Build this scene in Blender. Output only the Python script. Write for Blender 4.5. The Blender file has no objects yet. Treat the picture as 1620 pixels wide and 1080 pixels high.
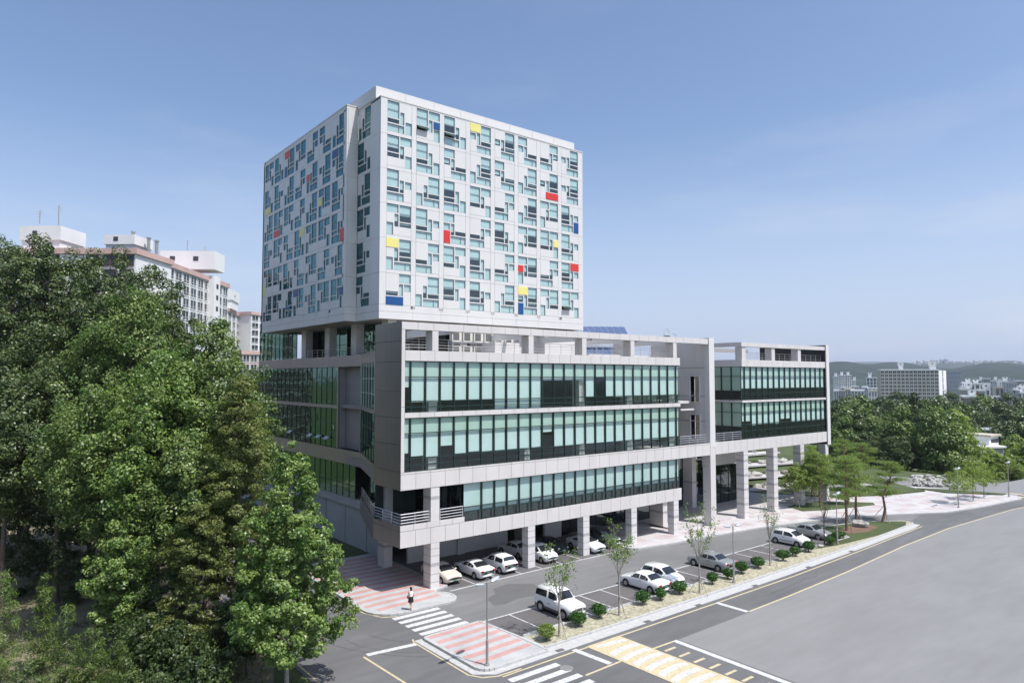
import bpy, math, random
import numpy as np
from mathutils import Vector, Matrix

# ------------------------------------------------------------------ camera, light, exposure
sc = bpy.context.scene
col = sc.collection
CAMZ = 17.6
YAW = math.atan(1370/1089.); TILT = math.atan(57/1088.)
cd = bpy.data.cameras.new('camera'); cam = bpy.data.objects.new('camera', cd); col.objects.link(cam)
fw = Vector((math.cos(YAW)*math.cos(TILT), math.sin(YAW)*math.cos(TILT), math.sin(TILT)))
cam.location = (0, 0, CAMZ)
cam.rotation_euler = fw.to_track_quat('-Z', 'Y').to_euler()
cd.sensor_width = 36; cd.lens = 1088/1620*36; cd.clip_start = 0.5; cd.clip_end = 20000
sc.camera = cam
sc.render.resolution_x = 1024; sc.render.resolution_y = 682
sc.view_settings.view_transform = 'Standard'; sc.view_settings.look = 'None'
sc.view_settings.gamma = 1; sc.view_settings.use_curve_mapping = False
sc.view_settings.exposure = 0.05

w = bpy.data.worlds.new('World'); sc.world = w; w.use_nodes = True
nt = w.node_tree; nt.nodes.clear()
out = nt.nodes.new('ShaderNodeOutputWorld'); bg = nt.nodes.new('ShaderNodeBackground')
sky = nt.nodes.new('ShaderNodeTexSky'); sky.sky_type = 'NISHITA'; sky.sun_disc = False
sky.sun_elevation = math.radians(62); sky.sun_rotation = math.radians(161)
sky.air_density = 1.0; sky.dust_density = 1.6; sky.ozone_density = 1.4; sky.altitude = 60
tc = nt.nodes.new('ShaderNodeTexCoord'); sep = nt.nodes.new('ShaderNodeSeparateXYZ')
nt.links.new(tc.outputs['Generated'], sep.inputs[0])
mp = nt.nodes.new('ShaderNodeMapping'); mp.inputs['Scale'].default_value = (1.0, 1.0, 5.0)
nt.links.new(tc.outputs['Generated'], mp.inputs[0])
ns = nt.nodes.new('ShaderNodeTexNoise'); ns.inputs['Scale'].default_value = 2.4; ns.inputs['Detail'].default_value = 7; ns.inputs['Roughness'].default_value = .55
nt.links.new(mp.outputs[0], ns.inputs['Vector'])
cr = nt.nodes.new('ShaderNodeValToRGB'); cr.color_ramp.elements[0].position = .50; cr.color_ramp.elements[1].position = .82
cr.color_ramp.elements[1].color = (.6, .6, .6, 1)
nt.links.new(ns.outputs['Fac'], cr.inputs[0])
# wisps only in the lower sky
mr = nt.nodes.new('ShaderNodeMapRange'); mr.inputs[1].default_value = 0.0; mr.inputs[2].default_value = .42
mr.inputs[3].default_value = 1.0; mr.inputs[4].default_value = .12
nt.links.new(sep.outputs['Z'], mr.inputs[0])
mu = nt.nodes.new('ShaderNodeMath'); mu.operation = 'MULTIPLY'
nt.links.new(cr.outputs[0], mu.inputs[0]); nt.links.new(mr.outputs[0], mu.inputs[1])
tint = nt.nodes.new('ShaderNodeMix'); tint.data_type = 'RGBA'; tint.blend_type = 'MULTIPLY'; tint.inputs[0].default_value = 1
tint.inputs[7].default_value = (1.70, 1.74, 1.86, 1)
hz = nt.nodes.new('ShaderNodeMapRange'); hz.interpolation_type = 'SMOOTHSTEP'; hz.inputs[1].default_value = -.02; hz.inputs[2].default_value = .36; hz.inputs[3].default_value = .85; hz.inputs[4].default_value = .0
nt.links.new(sep.outputs['Z'], hz.inputs[0])
hm = nt.nodes.new('ShaderNodeMix'); hm.data_type = 'RGBA'; hm.inputs[7].default_value = (3.75, 4.3, 5.35, 1)
nt.links.new(hz.outputs[0], hm.inputs[0]); nt.links.new(sky.outputs[0], hm.inputs[6]); nt.links.new(hm.outputs[2], tint.inputs[6])
mx = nt.nodes.new('ShaderNodeMix'); mx.data_type = 'RGBA'
nt.links.new(mu.outputs[0], mx.inputs[0]); nt.links.new(tint.outputs[2], mx.inputs[6]); mx.inputs[7].default_value = (9.4, 9.6, 9.9, 1)
nt.links.new(mx.outputs[2], bg.inputs[0]); bg.inputs[1].default_value = 0.09
nt.links.new(bg.outputs[0], out.inputs[0])

sd = bpy.data.lights.new('sun', 'SUN'); so = bpy.data.objects.new('sun', sd); col.objects.link(so)
sd.energy = 5.0; sd.angle = math.radians(.53); sd.color = (1, .965, .92)
so.rotation_euler = Vector((-.17, .5, -1)).to_track_quat('-Z', 'Y').to_euler(); so.location = (0, 0, 80)

# ------------------------------------------------------------------ helpers
rnd = random.Random(7)
def tag(o, label=None, cat=None, group=None, kind=None):
    if label: o['label'] = label
    if cat: o['category'] = cat
    if group: o['group'] = group
    if kind: o['kind'] = kind
    return o
def empty(name, loc=(0, 0, 0), rz=0):
    o = bpy.data.objects.new(name, None); col.objects.link(o); o.location = loc; o.rotation_euler = (0, 0, rz)
    o.empty_display_size = .2
    return o
class MB:
    def __init__(s): s.v = []; s.f = []; s.m = []
    def face(s, pts, m=0):
        n = len(s.v); s.v += [tuple(p) for p in pts]; s.f.append(tuple(range(n, n+len(pts)))); s.m.append(m); return s
    def box(s, x0, x1, y0, y1, z0, z1, m=0):
        n = len(s.v)
        s.v += [(x0,y0,z0),(x1,y0,z0),(x1,y1,z0),(x0,y1,z0),(x0,y0,z1),(x1,y0,z1),(x1,y1,z1),(x0,y1,z1)]
        for f in ((0,3,2,1),(4,5,6,7),(0,1,5,4),(1,2,6,5),(2,3,7,6),(3,0,4,7)):
            s.f.append(tuple(n+i for i in f)); s.m.append(m)
        return s
    def prism(s, poly, z0, z1, m=0):
        a = sum(poly[i][0]*poly[(i+1)%len(poly)][1]-poly[(i+1)%len(poly)][0]*poly[i][1] for i in range(len(poly)))
        if a < 0: poly = poly[::-1]
        k = len(poly); n = len(s.v)
        s.v += [(p[0], p[1], z0) for p in poly]+[(p[0], p[1], z1) for p in poly]
        s.f.append(tuple(n+i for i in range(k))[::-1]); s.m.append(m)
        s.f.append(tuple(n+k+i for i in range(k))); s.m.append(m)
        for i in range(k):
            j = (i+1) % k; s.f.append((n+i, n+j, n+k+j, n+k+i)); s.m.append(m)
        return s
    def tube(s, pts, rad, n=6, m=0, cap=True):
        pts = [Vector(p) for p in pts]
        if not isinstance(rad, (list, tuple)): rad = [rad]*len(pts)
        rings = []
        for i, p in enumerate(pts):
            d = (pts[min(i+1, len(pts)-1)]-pts[max(i-1, 0)])
            d = d.normalized() if d.length > 1e-9 else Vector((0, 0, 1))
            a = d.cross(Vector((0, 0, 1)) if abs(d.z) < .9 else Vector((1, 0, 0))).normalized(); b = d.cross(a)
            k = len(s.v); rings.append(k)
            for j in range(n):
                t = 2*math.pi*j/n; q = p+(a*math.cos(t)+b*math.sin(t))*rad[i]; s.v.append(tuple(q))
        for i in range(len(rings)-1):
            for j in range(n):
                j2 = (j+1) % n
                s.f.append((rings[i]+j, rings[i+1]+j, rings[i+1]+j2, rings[i]+j2)); s.m.append(m)
        if cap:
            s.f.append(tuple(rings[0]+j for j in range(n))); s.m.append(m)
            s.f.append(tuple(rings[-1]+j for j in range(n))[::-1]); s.m.append(m)
        return s
    def blob(s, c, r, n=8, k=5, jit=0, m=0, rg=rnd):
        base = len(s.v); c = Vector(c)
        for i in range(k+1):
            ph = math.pi*i/k
            for j in range(n):
                th = 2*math.pi*j/n; q = 1+rg.uniform(-jit, jit)
                s.v.append((c.x+r[0]*math.sin(ph)*math.cos(th)*q, c.y+r[1]*math.sin(ph)*math.sin(th)*q, c.z+r[2]*math.cos(ph)*q))
        for i in range(k):
            for j in range(n):
                j2 = (j+1) % n
                s.f.append((base+i*n+j, base+(i+1)*n+j, base+(i+1)*n+j2, base+i*n+j2)); s.m.append(m)
        return s
    def mesh(s, name, mats, smooth=False):
        me = bpy.data.meshes.new(name); me.from_pydata(s.v, [], s.f)
        for m in (mats if isinstance(mats, (list, tuple)) else [mats]): me.materials.append(m)
        if any(s.m): me.polygons.foreach_set('material_index', s.m)
        if smooth: me.polygons.foreach_set('use_smooth', [True]*len(s.f))
        me.update(); return me
    def build(s, name, mats, parent=None, smooth=False):
        return link(name, s.mesh(name, mats, smooth), parent)
def link(name, me, parent=None, loc=None, rz=None):
    o = bpy.data.objects.new(name, me); col.objects.link(o)
    if parent: o.parent = parent
    if loc is not None: o.location = loc
    if rz is not None: o.rotation_euler = (0, 0, rz)
    return o
def weld(me, d=1e-4):
    import bmesh
    b = bmesh.new(); b.from_mesh(me); bmesh.ops.remove_doubles(b, verts=b.verts, dist=d); b.to_mesh(me); b.free(); return me
def kids(o): return list(o.children)
def copy_tree(o, parent=None):
    c = o.copy(); col.objects.link(c); c.parent = parent
    for ch in KIDS.get(o.name, []): copy_tree(ch, c)
    return c
KIDS = {}
def reg(o):
    cs = [x for x in col.objects if x.parent == o]
    KIDS[o.name] = cs
    for x in cs: reg(x)

# ------------------------------------------------------------------ materials
def mat(name, c, rough=.6, metal=0, var=0, scale=3, bump=0, bscale=None, spec=.5, c2=None, detail=4, coat=0, stretch=None):
    m = bpy.data.materials.new(name); m.use_nodes = True; t = m.node_tree; p = t.nodes['Principled BSDF']
    p.inputs['Roughness'].default_value = rough; p.inputs['Metallic'].default_value = metal
    p.inputs['Specular IOR Level'].default_value = spec
    p.inputs['Coat Weight'].default_value = coat
    p.inputs['Base Color'].default_value = (*c, 1)
    if var or c2 or bump:
        g = t.nodes.new('ShaderNodeNewGeometry')
        src = g.outputs['Position']
        if stretch:
            mpn = t.nodes.new('ShaderNodeMapping'); mpn.inputs['Scale'].default_value = stretch
            t.links.new(src, mpn.inputs[0]); src = mpn.outputs[0]
    if var or c2:
        n = t.nodes.new('ShaderNodeTexNoise'); n.inputs['Scale'].default_value = scale; n.inputs['Detail'].default_value = detail
        t.links.new(src, n.inputs['Vector'])
        r = t.nodes.new('ShaderNodeValToRGB'); r.color_ramp.elements[0].position = .3; r.color_ramp.elements[1].position = .7
        a = c2 if c2 else tuple(x*(1-var) for x in c); b = c if c2 else tuple(min(1, x*(1+var)) for x in c)
        r.color_ramp.elements[0].color = (*a, 1); r.color_ramp.elements[1].color = (*b, 1)
        t.links.new(n.outputs['Fac'], r.inputs[0]); t.links.new(r.outputs[0], p.inputs['Base Color'])
    if bump:
        n2 = t.nodes.new('ShaderNodeTexNoise'); n2.inputs['Scale'].default_value = bscale or scale*3; n2.inputs['Detail'].default_value = 3
        t.links.new(src, n2.inputs['Vector'])
        bp = t.nodes.new('ShaderNodeBump'); bp.inputs['Strength'].default_value = min(1, bump); bp.inputs['Distance'].default_value = .02
        t.links.new(n2.outputs['Fac'], bp.inputs['Height']); t.links.new(bp.outputs[0], p.inputs['Normal'])
    return m
def glass(name, tintc, refl=.06, rough=.02, wav=.0, wscale=.6, darken=None):
    m = bpy.data.materials.new(name); m.use_nodes = True; t = m.node_tree; t.nodes.clear()
    o = t.nodes.new('ShaderNodeOutputMaterial'); tr = t.nodes.new('ShaderNodeBsdfTransparent'); tr.inputs[0].default_value = (*tintc, 1)
    gl = t.nodes.new('ShaderNodeBsdfGlossy'); gl.inputs['Roughness'].default_value = rough; gl.inputs['Color'].default_value = (.55, .92, 1, 1) if 'side' in name else (.55, .85, .68, 1) if 'wing' in name else (.86, .97, 1, 1)
    fr = t.nodes.new('ShaderNodeLayerWeight'); fr.inputs[0].default_value = .5      # facing term is the same from both sides
    pw = t.nodes.new('ShaderNodeMath'); pw.operation = 'POWER'; pw.inputs[1].default_value = 5; t.links.new(fr.outputs['Facing'], pw.inputs[0])
    ad = t.nodes.new('ShaderNodeMath'); ad.operation = 'MULTIPLY_ADD'; ad.inputs[1].default_value = .95; ad.inputs[2].default_value = refl+.045; ad.use_clamp = True
    t.links.new(pw.outputs[0], ad.inputs[0])
    mx = t.nodes.new('ShaderNodeMixShader'); t.links.new(ad.outputs[0], mx.inputs[0]); t.links.new(tr.outputs[0], mx.inputs[1]); t.links.new(gl.outputs[0], mx.inputs[2])
    t.links.new(mx.outputs[0], o.inputs[0])
    if wav:
        g = t.nodes.new('ShaderNodeNewGeometry'); n = t.nodes.new('ShaderNodeTexNoise'); n.inputs['Scale'].default_value = wscale; n.inputs['Detail'].default_value = 1
        t.links.new(g.outputs['Position'], n.inputs['Vector']); b = t.nodes.new('ShaderNodeBump'); b.inputs['Strength'].default_value = 1; b.inputs['Distance'].default_value = wav
        t.links.new(n.outputs['Fac'], b.inputs['Height']); t.links.new(b.outputs[0], gl.inputs['Normal']); t.links.new(b.outputs[0], fr.inputs['Normal'])
    return m
def leafmat(name, a, b, trans=.35, rough=.45):
    m = bpy.data.materials.new(name); m.use_nodes = True; t = m.node_tree; p = t.nodes['Principled BSDF']
    at = t.nodes.new('ShaderNodeAttribute'); at.attribute_name = 'tint'
    r = t.nodes.new('ShaderNodeValToRGB'); r.color_ramp.elements[0].color = (*a, 1); r.color_ramp.elements[1].color = (*b, 1)
    t.links.new(at.outputs['Fac'], r.inputs[0]); t.links.new(r.outputs[0], p.inputs['Base Color'])
    p.inputs['Roughness'].default_value = rough; p.inputs['Specular IOR Level'].default_value = .45
    tl = t.nodes.new('ShaderNodeBsdfTranslucent'); 
    br = t.nodes.new('ShaderNodeMix'); br.data_type = 'RGBA'; br.blend_type = 'MULTIPLY'; br.inputs[0].default_value = 1; br.inputs[7].default_value = (1.3, 1.5, .5, 1)
    t.links.new(r.outputs[0], br.inputs[6]); t.links.new(br.outputs[2], tl.inputs[0])
    mx = t.nodes.new('ShaderNodeMixShader'); mx.inputs[0].default_value = trans
    o = [n for n in t.nodes if n.type == 'OUTPUT_MATERIAL'][0]
    t.links.new(p.outputs[0], mx.inputs[1]); t.links.new(tl.outputs[0], mx.inputs[2]); t.links.new(mx.outputs[0], o.inputs[0])
    return m
M = {}
M['white'] = mat('white_panel', (.665, .652, .635), .35, var=.03, scale=.7, stretch=(1, 1, .25))
M['grey'] = mat('pale_panel', (.625, .595, .575), .38, var=.05, scale=.8, stretch=(1, 1, .3))
M['metal'] = mat('satin_panel', (.31, .285, .28), .28, metal=.5, var=.06, scale=2.2, stretch=(1.6, 1.6, .12), bump=.5, bscale=2.5)
M['colpan'] = mat('column_panel', (.64, .615, .595), .45, var=.05, scale=1.2)
M['colband'] = mat('column_band', (.40, .39, .39), .5, var=.05, scale=2)
M['joint'] = mat('joint', (.12, .12, .12), .8)
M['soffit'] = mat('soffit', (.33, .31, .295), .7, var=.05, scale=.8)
M['core'] = mat('core_wall', (.42, .46, .48), .8, var=.1, scale=.6)
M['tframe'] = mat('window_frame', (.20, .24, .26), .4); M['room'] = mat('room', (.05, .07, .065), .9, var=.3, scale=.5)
M['ceil'] = mat('ceiling', (.18, .2, .2), .9)
M['mull'] = mat('mullion', (.012, .035, .033), .4, var=.1)
M['blindt'] = mat('blind_green', (.56, .69, .62), .8, var=.03, scale=1)
M['blind'] = mat('blind_pale', (.69, .80, .80), .8, var=.03, scale=1)
M['blindb'] = mat('blind_blue', (.62, .73, .72), .8, var=.04, scale=.7)
M['glassp'] = glass('podium_glass', (.84, .905, .875), .03, wav=.004)
M['glasst'] = glass('tower_glass', (.83, .90, .89), .07, wav=.006, wscale=.9)
M['glassl'] = glass('side_glass', (.04, .24, .30), .09, wav=.022, wscale=.8)
M['glassw'] = glass('wing_glass', (.12, .22, .18), .16, wav=.018, wscale=.7)
M['glassd'] = glass('dark_glass', (.08, .09, .09), .1, wav=.01)
M['rail'] = mat('steel_rail', (.7, .7, .7), .3, metal=.8)
M['red'] = mat('red_panel', (.62, .035, .03), .4, var=.05); M['yellow'] = mat('yellow_panel', (.78, .70, .22), .4, var=.04); M['blue'] = mat('blue_panel', (.01, .075, .24), .4, var=.05)
def asphalt(name, c, streak=.12):
    m = mat(name, c, .85, var=.0, bump=.3, bscale=30); t = m.node_tree; p = t.nodes['Principled BSDF']
    g = t.nodes.new('ShaderNodeNewGeometry'); cur = None
    colr = t.nodes.new('ShaderNodeRGB'); colr.outputs[0].default_value = (*c, 1); cur = colr.outputs[0]
    for sc_, st, amt, rot in ((.11, (1, 2.2, 1), streak, .2), (.9, (.35, 1.6, 1), streak*.6, .05), (14, (1, 1, 1), .10, 0)):
        mpn = t.nodes.new('ShaderNodeMapping'); mpn.inputs['Scale'].default_value = st; mpn.inputs['Rotation'].default_value = (0, 0, rot)
        t.links.new(g.outputs['Position'], mpn.inputs[0])
        n = t.nodes.new('ShaderNodeTexNoise'); n.inputs['Scale'].default_value = sc_; n.inputs['Detail'].default_value = 5; t.links.new(mpn.outputs[0], n.inputs['Vector'])
        r = t.nodes.new('ShaderNodeMapRange'); r.inputs[1].default_value = .3; r.inputs[2].default_value = .7; r.inputs[3].default_value = 1-amt; r.inputs[4].default_value = 1+amt
        t.links.new(n.outputs['Fac'], r.inputs[0])
        x = t.nodes.new('ShaderNodeMix'); x.data_type = 'RGBA'; x.blend_type = 'MULTIPLY'; x.inputs[0].default_value = 1
        t.links.new(cur, x.inputs[6]); t.links.new(r.outputs[0], x.inputs[7]); cur = x.outputs[2]
    t.links.new(cur, p.inputs['Base Color']); return m
M['asph'] = asphalt('asphalt', (.155, .155, .16)); M['asph_dark'] = asphalt('asphalt_lane', (.128, .128, .129), .16)
M['asph_light'] = asphalt('asphalt_light', (.215, .215, .213), .07); M['asph_lot'] = asphalt('asphalt_lot', (.165, .165, .165), .14)
M['bay'] = asphalt('asphalt_bay', (.12, .113, .113), .14)
M['line'] = mat('white_paint', (.66, .66, .65), .75, c2=(.40, .40, .40), scale=5, detail=9); M['yline'] = mat('yellow_paint', (.60, .51, .31), .75, c2=(.44, .38, .25), scale=4)
M['kerb'] = mat('kerb_granite', (.45, .45, .44), .8, var=.10, scale=3)
def pavers(name, a, b, mort, sx=4.0):
    m = mat(name, a, .85); t = m.node_tree; p = t.nodes['Principled BSDF']
    g = t.nodes.new('ShaderNodeNewGeometry'); br = t.nodes.new('ShaderNodeTexBrick')
    br.inputs['Scale'].default_value = sx; br.inputs['Color1'].default_value = (*a, 1); br.inputs['Color2'].default_value = (*b, 1); br.inputs['Mortar'].default_value = (*mort, 1)
    br.inputs['Mortar Size'].default_value = .025
    t.links.new(g.outputs['Position'], br.inputs['Vector'])
    n = t.nodes.new('ShaderNodeTexNoise'); n.inputs['Scale'].default_value = .7; n.inputs['Detail'].default_value = 5; t.links.new(g.outputs['Position'], n.inputs['Vector'])
    r = t.nodes.new('ShaderNodeMapRange'); r.inputs[1].default_value = .3; r.inputs[2].default_value = .7; r.inputs[3].default_value = .86; r.inputs[4].default_value = 1.08
    t.links.new(n.outputs['Fac'], r.inputs[0])
    x = t.nodes.new('ShaderNodeMix'); x.data_type = 'RGBA'; x.blend_type = 'MULTIPLY'; x.inputs[0].default_value = 1
    t.links.new(br.outputs[0], x.inputs[6]); t.links.new(r.outputs[0], x.inputs[7]); t.links.new(x.outputs[2], p.inputs['Base Color']); return m
M['pav'] = pavers('grey_pavers', (.50, .51, .50), (.44, .45, .45), (.3, .3, .3)); M['pink'] = pavers('pink_pavers', (.56, .32, .29), (.50, .28, .26), (.34, .24, .22))
M['plaza'] = pavers('plaza_pavers', (.56, .54, .54), (.50, .48, .485), (.4, .38, .38), 2.2); M['plazap'] = pavers('plaza_pink', (.53, .46, .455), (.49, .425, .42), (.36, .3, .3), 2.2)
M['grass'] = mat('grass', (.075, .11, .03), .95, c2=(.05, .062, .022), scale=.35, detail=8, bump=.8, bscale=3)
M['soil'] = mat('leafy_soil', (.34, .29, .20), .95, c2=(.055, .065, .025), scale=.22, detail=9, bump=.8, bscale=4)
M['dirt'] = mat('red_soil', (.16, .10, .07), .95, var=.3, scale=2); M['gravel'] = mat('pale_gravel', (.52, .48, .36), .9, c2=(.2, .19, .12), scale=5, detail=8, bump=1, bscale=8)
M['rock'] = mat('rock', (.5, .49, .45), .85, c2=(.25, .24, .22), scale=1.3, bump=.6, bscale=4)
M['steel'] = mat('lamp_steel', (.42, .40, .38), .4, metal=.6); M['lampw'] = mat('lamp_shade', (.55, .58, .6), .35, metal=.3)
M['bark'] = mat('bark', (.12, .095, .075), .9, var=.3, scale=6, bump=.8, bscale=12); M['barkp'] = mat('pale_bark', (.33, .30, .26), .85, var=.3, scale=7)
M['barkr'] = mat('pine_bark', (.20, .12, .085), .9, var=.3, scale=5, bump=.7, bscale=10)
M['stake'] = mat('stake_wood', (.3, .26, .22), .8, var=.2, scale=4)
M['black'] = mat('black_trim', (.012, .012, .012), .6); M['tyre'] = mat('tyre_rubber', (.02, .02, .02), .85); M['rim'] = mat('wheel_rim', (.45, .45, .46), .35, metal=.7)
M['carwhite'] = mat('white_car_paint', (.80, .80, .80), .3, coat=.6); M['carsilver'] = mat('silver_car_paint', (.42, .43, .43), .3, metal=.55, coat=.6)
M['carbeige'] = mat('beige_car_paint', (.60, .56, .49), .3, coat=.5); M['cargrey'] = mat('grey_green_car_paint', (.26, .28, .26), .3, metal=.5, coat=.6); M['cardark'] = mat('dark_green_car_paint', (.04, .06, .055), .3, coat=.5)
M['carglass'] = mat('car_glass', (.018, .022, .025), .06, spec=.8); M['hl'] = mat('headlight', (.75, .77, .78), .15, spec=.8); M['tl'] = mat('taillight', (.42, .02, .02), .2)
M['plate'] = mat('plate_green', (.13, .26, .19), .5); M['platew'] = mat('plate_white', (.7, .7, .7), .5)
L_MAPLE = leafmat('maple_leaf', (.055, .13, .02), (.25, .33, .09), .2, .42); L_POP = leafmat('poplar_leaf', (.032, .068, .018), (.145, .19, .065), .12, .42)
L_MID = leafmat('linden_leaf', (.045, .105, .018), (.225, .29, .085), .18, .42); L_OLIVE = leafmat('olive_needle', (.06, .09, .02), (.20, .23, .06), .25); L_PINE = leafmat('pine_needle', (.11, .18, .045), (.27, .33, .11), .42)
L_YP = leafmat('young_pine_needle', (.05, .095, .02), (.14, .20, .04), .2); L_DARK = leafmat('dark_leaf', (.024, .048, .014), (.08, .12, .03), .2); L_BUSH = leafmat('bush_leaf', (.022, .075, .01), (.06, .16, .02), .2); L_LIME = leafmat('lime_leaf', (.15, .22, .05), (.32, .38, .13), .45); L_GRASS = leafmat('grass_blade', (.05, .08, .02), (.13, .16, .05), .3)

# ------------------------------------------------------------------ the office building
B = tag(empty('office_building', (27.9, 49.6, 0)), 'white office building with a window-patterned tower raised over a glazed grey podium on columns', 'building')
B0 = Vector((27.9, 49.6, 0))
def bobj(name, mb, m, parent=B, smooth=False):
    """mesh given in world coordinates, parented to the building"""
    o = mb.build(name, m, parent, smooth)
    if parent is B: o.location = -B0
    return o
def brel(name, me, loc, rz=0, parent=B):
    return link(name, me, parent, Vector(loc)-B0 if parent is B else loc, rz)
# --- tower window compositions
EL = dict(BIG=(0,.48,0,.545), STRIP=(0,.48,.575,.715), NAR=(.52,.685,.31,.72), BOT=(0,.685,.75,1), RT=(.735,1,.6,1), TR=(.52,1,0,.27), SM=(.735,1,.33,.56),
          TOP=(0,.48,0,.29), SML=(0,.275,.33,.56), NARC=(.315,.48,.33,.72), STR2=(.52,1,.575,.715), BOT2=(.315,1,.75,1), LT=(0,.275,.59,1))
TY = dict(A=['BIG','STRIP','NAR','BOT','RT'], B=['BIG','STRIP','NAR','TR','RT'], C=['BIG','STRIP','NAR','SM','BOT'], D=['TOP','SML','NARC','STR2','BOT2'])
CW, CH, PU, PV = 2.72, 3.05, 3.289, 3.41
DEP = .16
def cellkey(spec):
    ty = spec.split('+'); k = ty[0]; mir = k.endswith('M'); k = k[0]
    els = list(TY[k]); ov = []
    for a in ty[1:]:
        e, c = a.split(':'); ov.append((e, c))
        if e in els: els.remove(e)
        if k == 'A' and e == 'BOT' and 'BOT' in els: els.remove('BOT')
    f = lambda r: (1-r[1], 1-r[0], r[2], r[3]) if mir else r
    return [(e, f(EL[e])) for e in els], [(f(EL[e]), c) for e, c in ov]
MESHC = {}
def cellmeshes(spec, blindseed, gm):
    els, ov = cellkey(spec)
    rects = [r for _, r in els]; allr = rects+[r for r, _ in ov]
    us = sorted({0, 1}|{x for r in rects for x in r[:2]}); vs = sorted({0, 1}|{x for r in rects for x in r[2:]})
    mb = MB(); P = lambda u, v, d: (u*CW, d, -v*CH)
    cov = lambda u, v: any(r[0] < u < r[1] and r[2] < v < r[3] for r in rects)
    g = .004
    solid = {}
    for i in range(len(us)-1):
        for j in range(len(vs)-1): solid[i, j] = not cov((us[i]+us[i+1])/2, (vs[j]+vs[j+1])/2)
    for (i, j), sflag in solid.items():
        if not sflag: continue
        a, b, c, d = us[i], us[i+1], vs[j], vs[j+1]
        if i == 0: a = g
        if i == len(us)-2: b = 1-g
        if j == 0: c = g
        if j == len(vs)-2: d = 1-g
        mb.face([P(a,d,0), P(b,d,0), P(b,c,0), P(a,c,0)])
        if not solid.get((i-1, j), False): mb.face([P(a,d,DEP), P(a,d,0), P(a,c,0), P(a,c,DEP)])
        if not solid.get((i+1, j), False): mb.face([P(b,d,0), P(b,d,DEP), P(b,c,DEP), P(b,c,0)])
        if not solid.get((i, j-1), False): mb.face([P(a,c,0), P(b,c,0), P(b,c,DEP), P(a,c,DEP)])
        if not solid.get((i, j+1), False): mb.face([P(a,d,DEP), P(b,d,DEP), P(b,d,0), P(a,d,0)])
    fr = MB(); t = .035
    for r in rects:
        u0, u1, z1, z0 = r[0]*CW+.004, r[1]*CW-.004, -r[2]*CH-.004, -r[3]*CH+.004
        fr.box(u0, u0+t, .055, .11, z0, z1).box(u1-t, u1, .055, .11, z0, z1).box(u0+t, u1-t, .055, .11, z0, z0+t).box(u0+t, u1-t, .055, .11, z1-t, z1)
        if r[3]-r[2] > .5: fr.box(u0+t, u1-t, .06, .105, z1-.27*CH-.02, z1-.27*CH+.02)
        if r[3] == 1 and r[1]-r[0] > .5: fr.box((u0*.32+u1*.68), (u0*.32+u1*.68)+.04, .06, .105, z0+t, z1-t)
    return mb, fr, rects, ov, els
BLM = {'BOT': 1, 'RT': 1, 'LT': 1, 'BOT2': 1, 'TR': 1, 'TOP': 1, 'STRIP': 0, 'STR2': 0}
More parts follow.
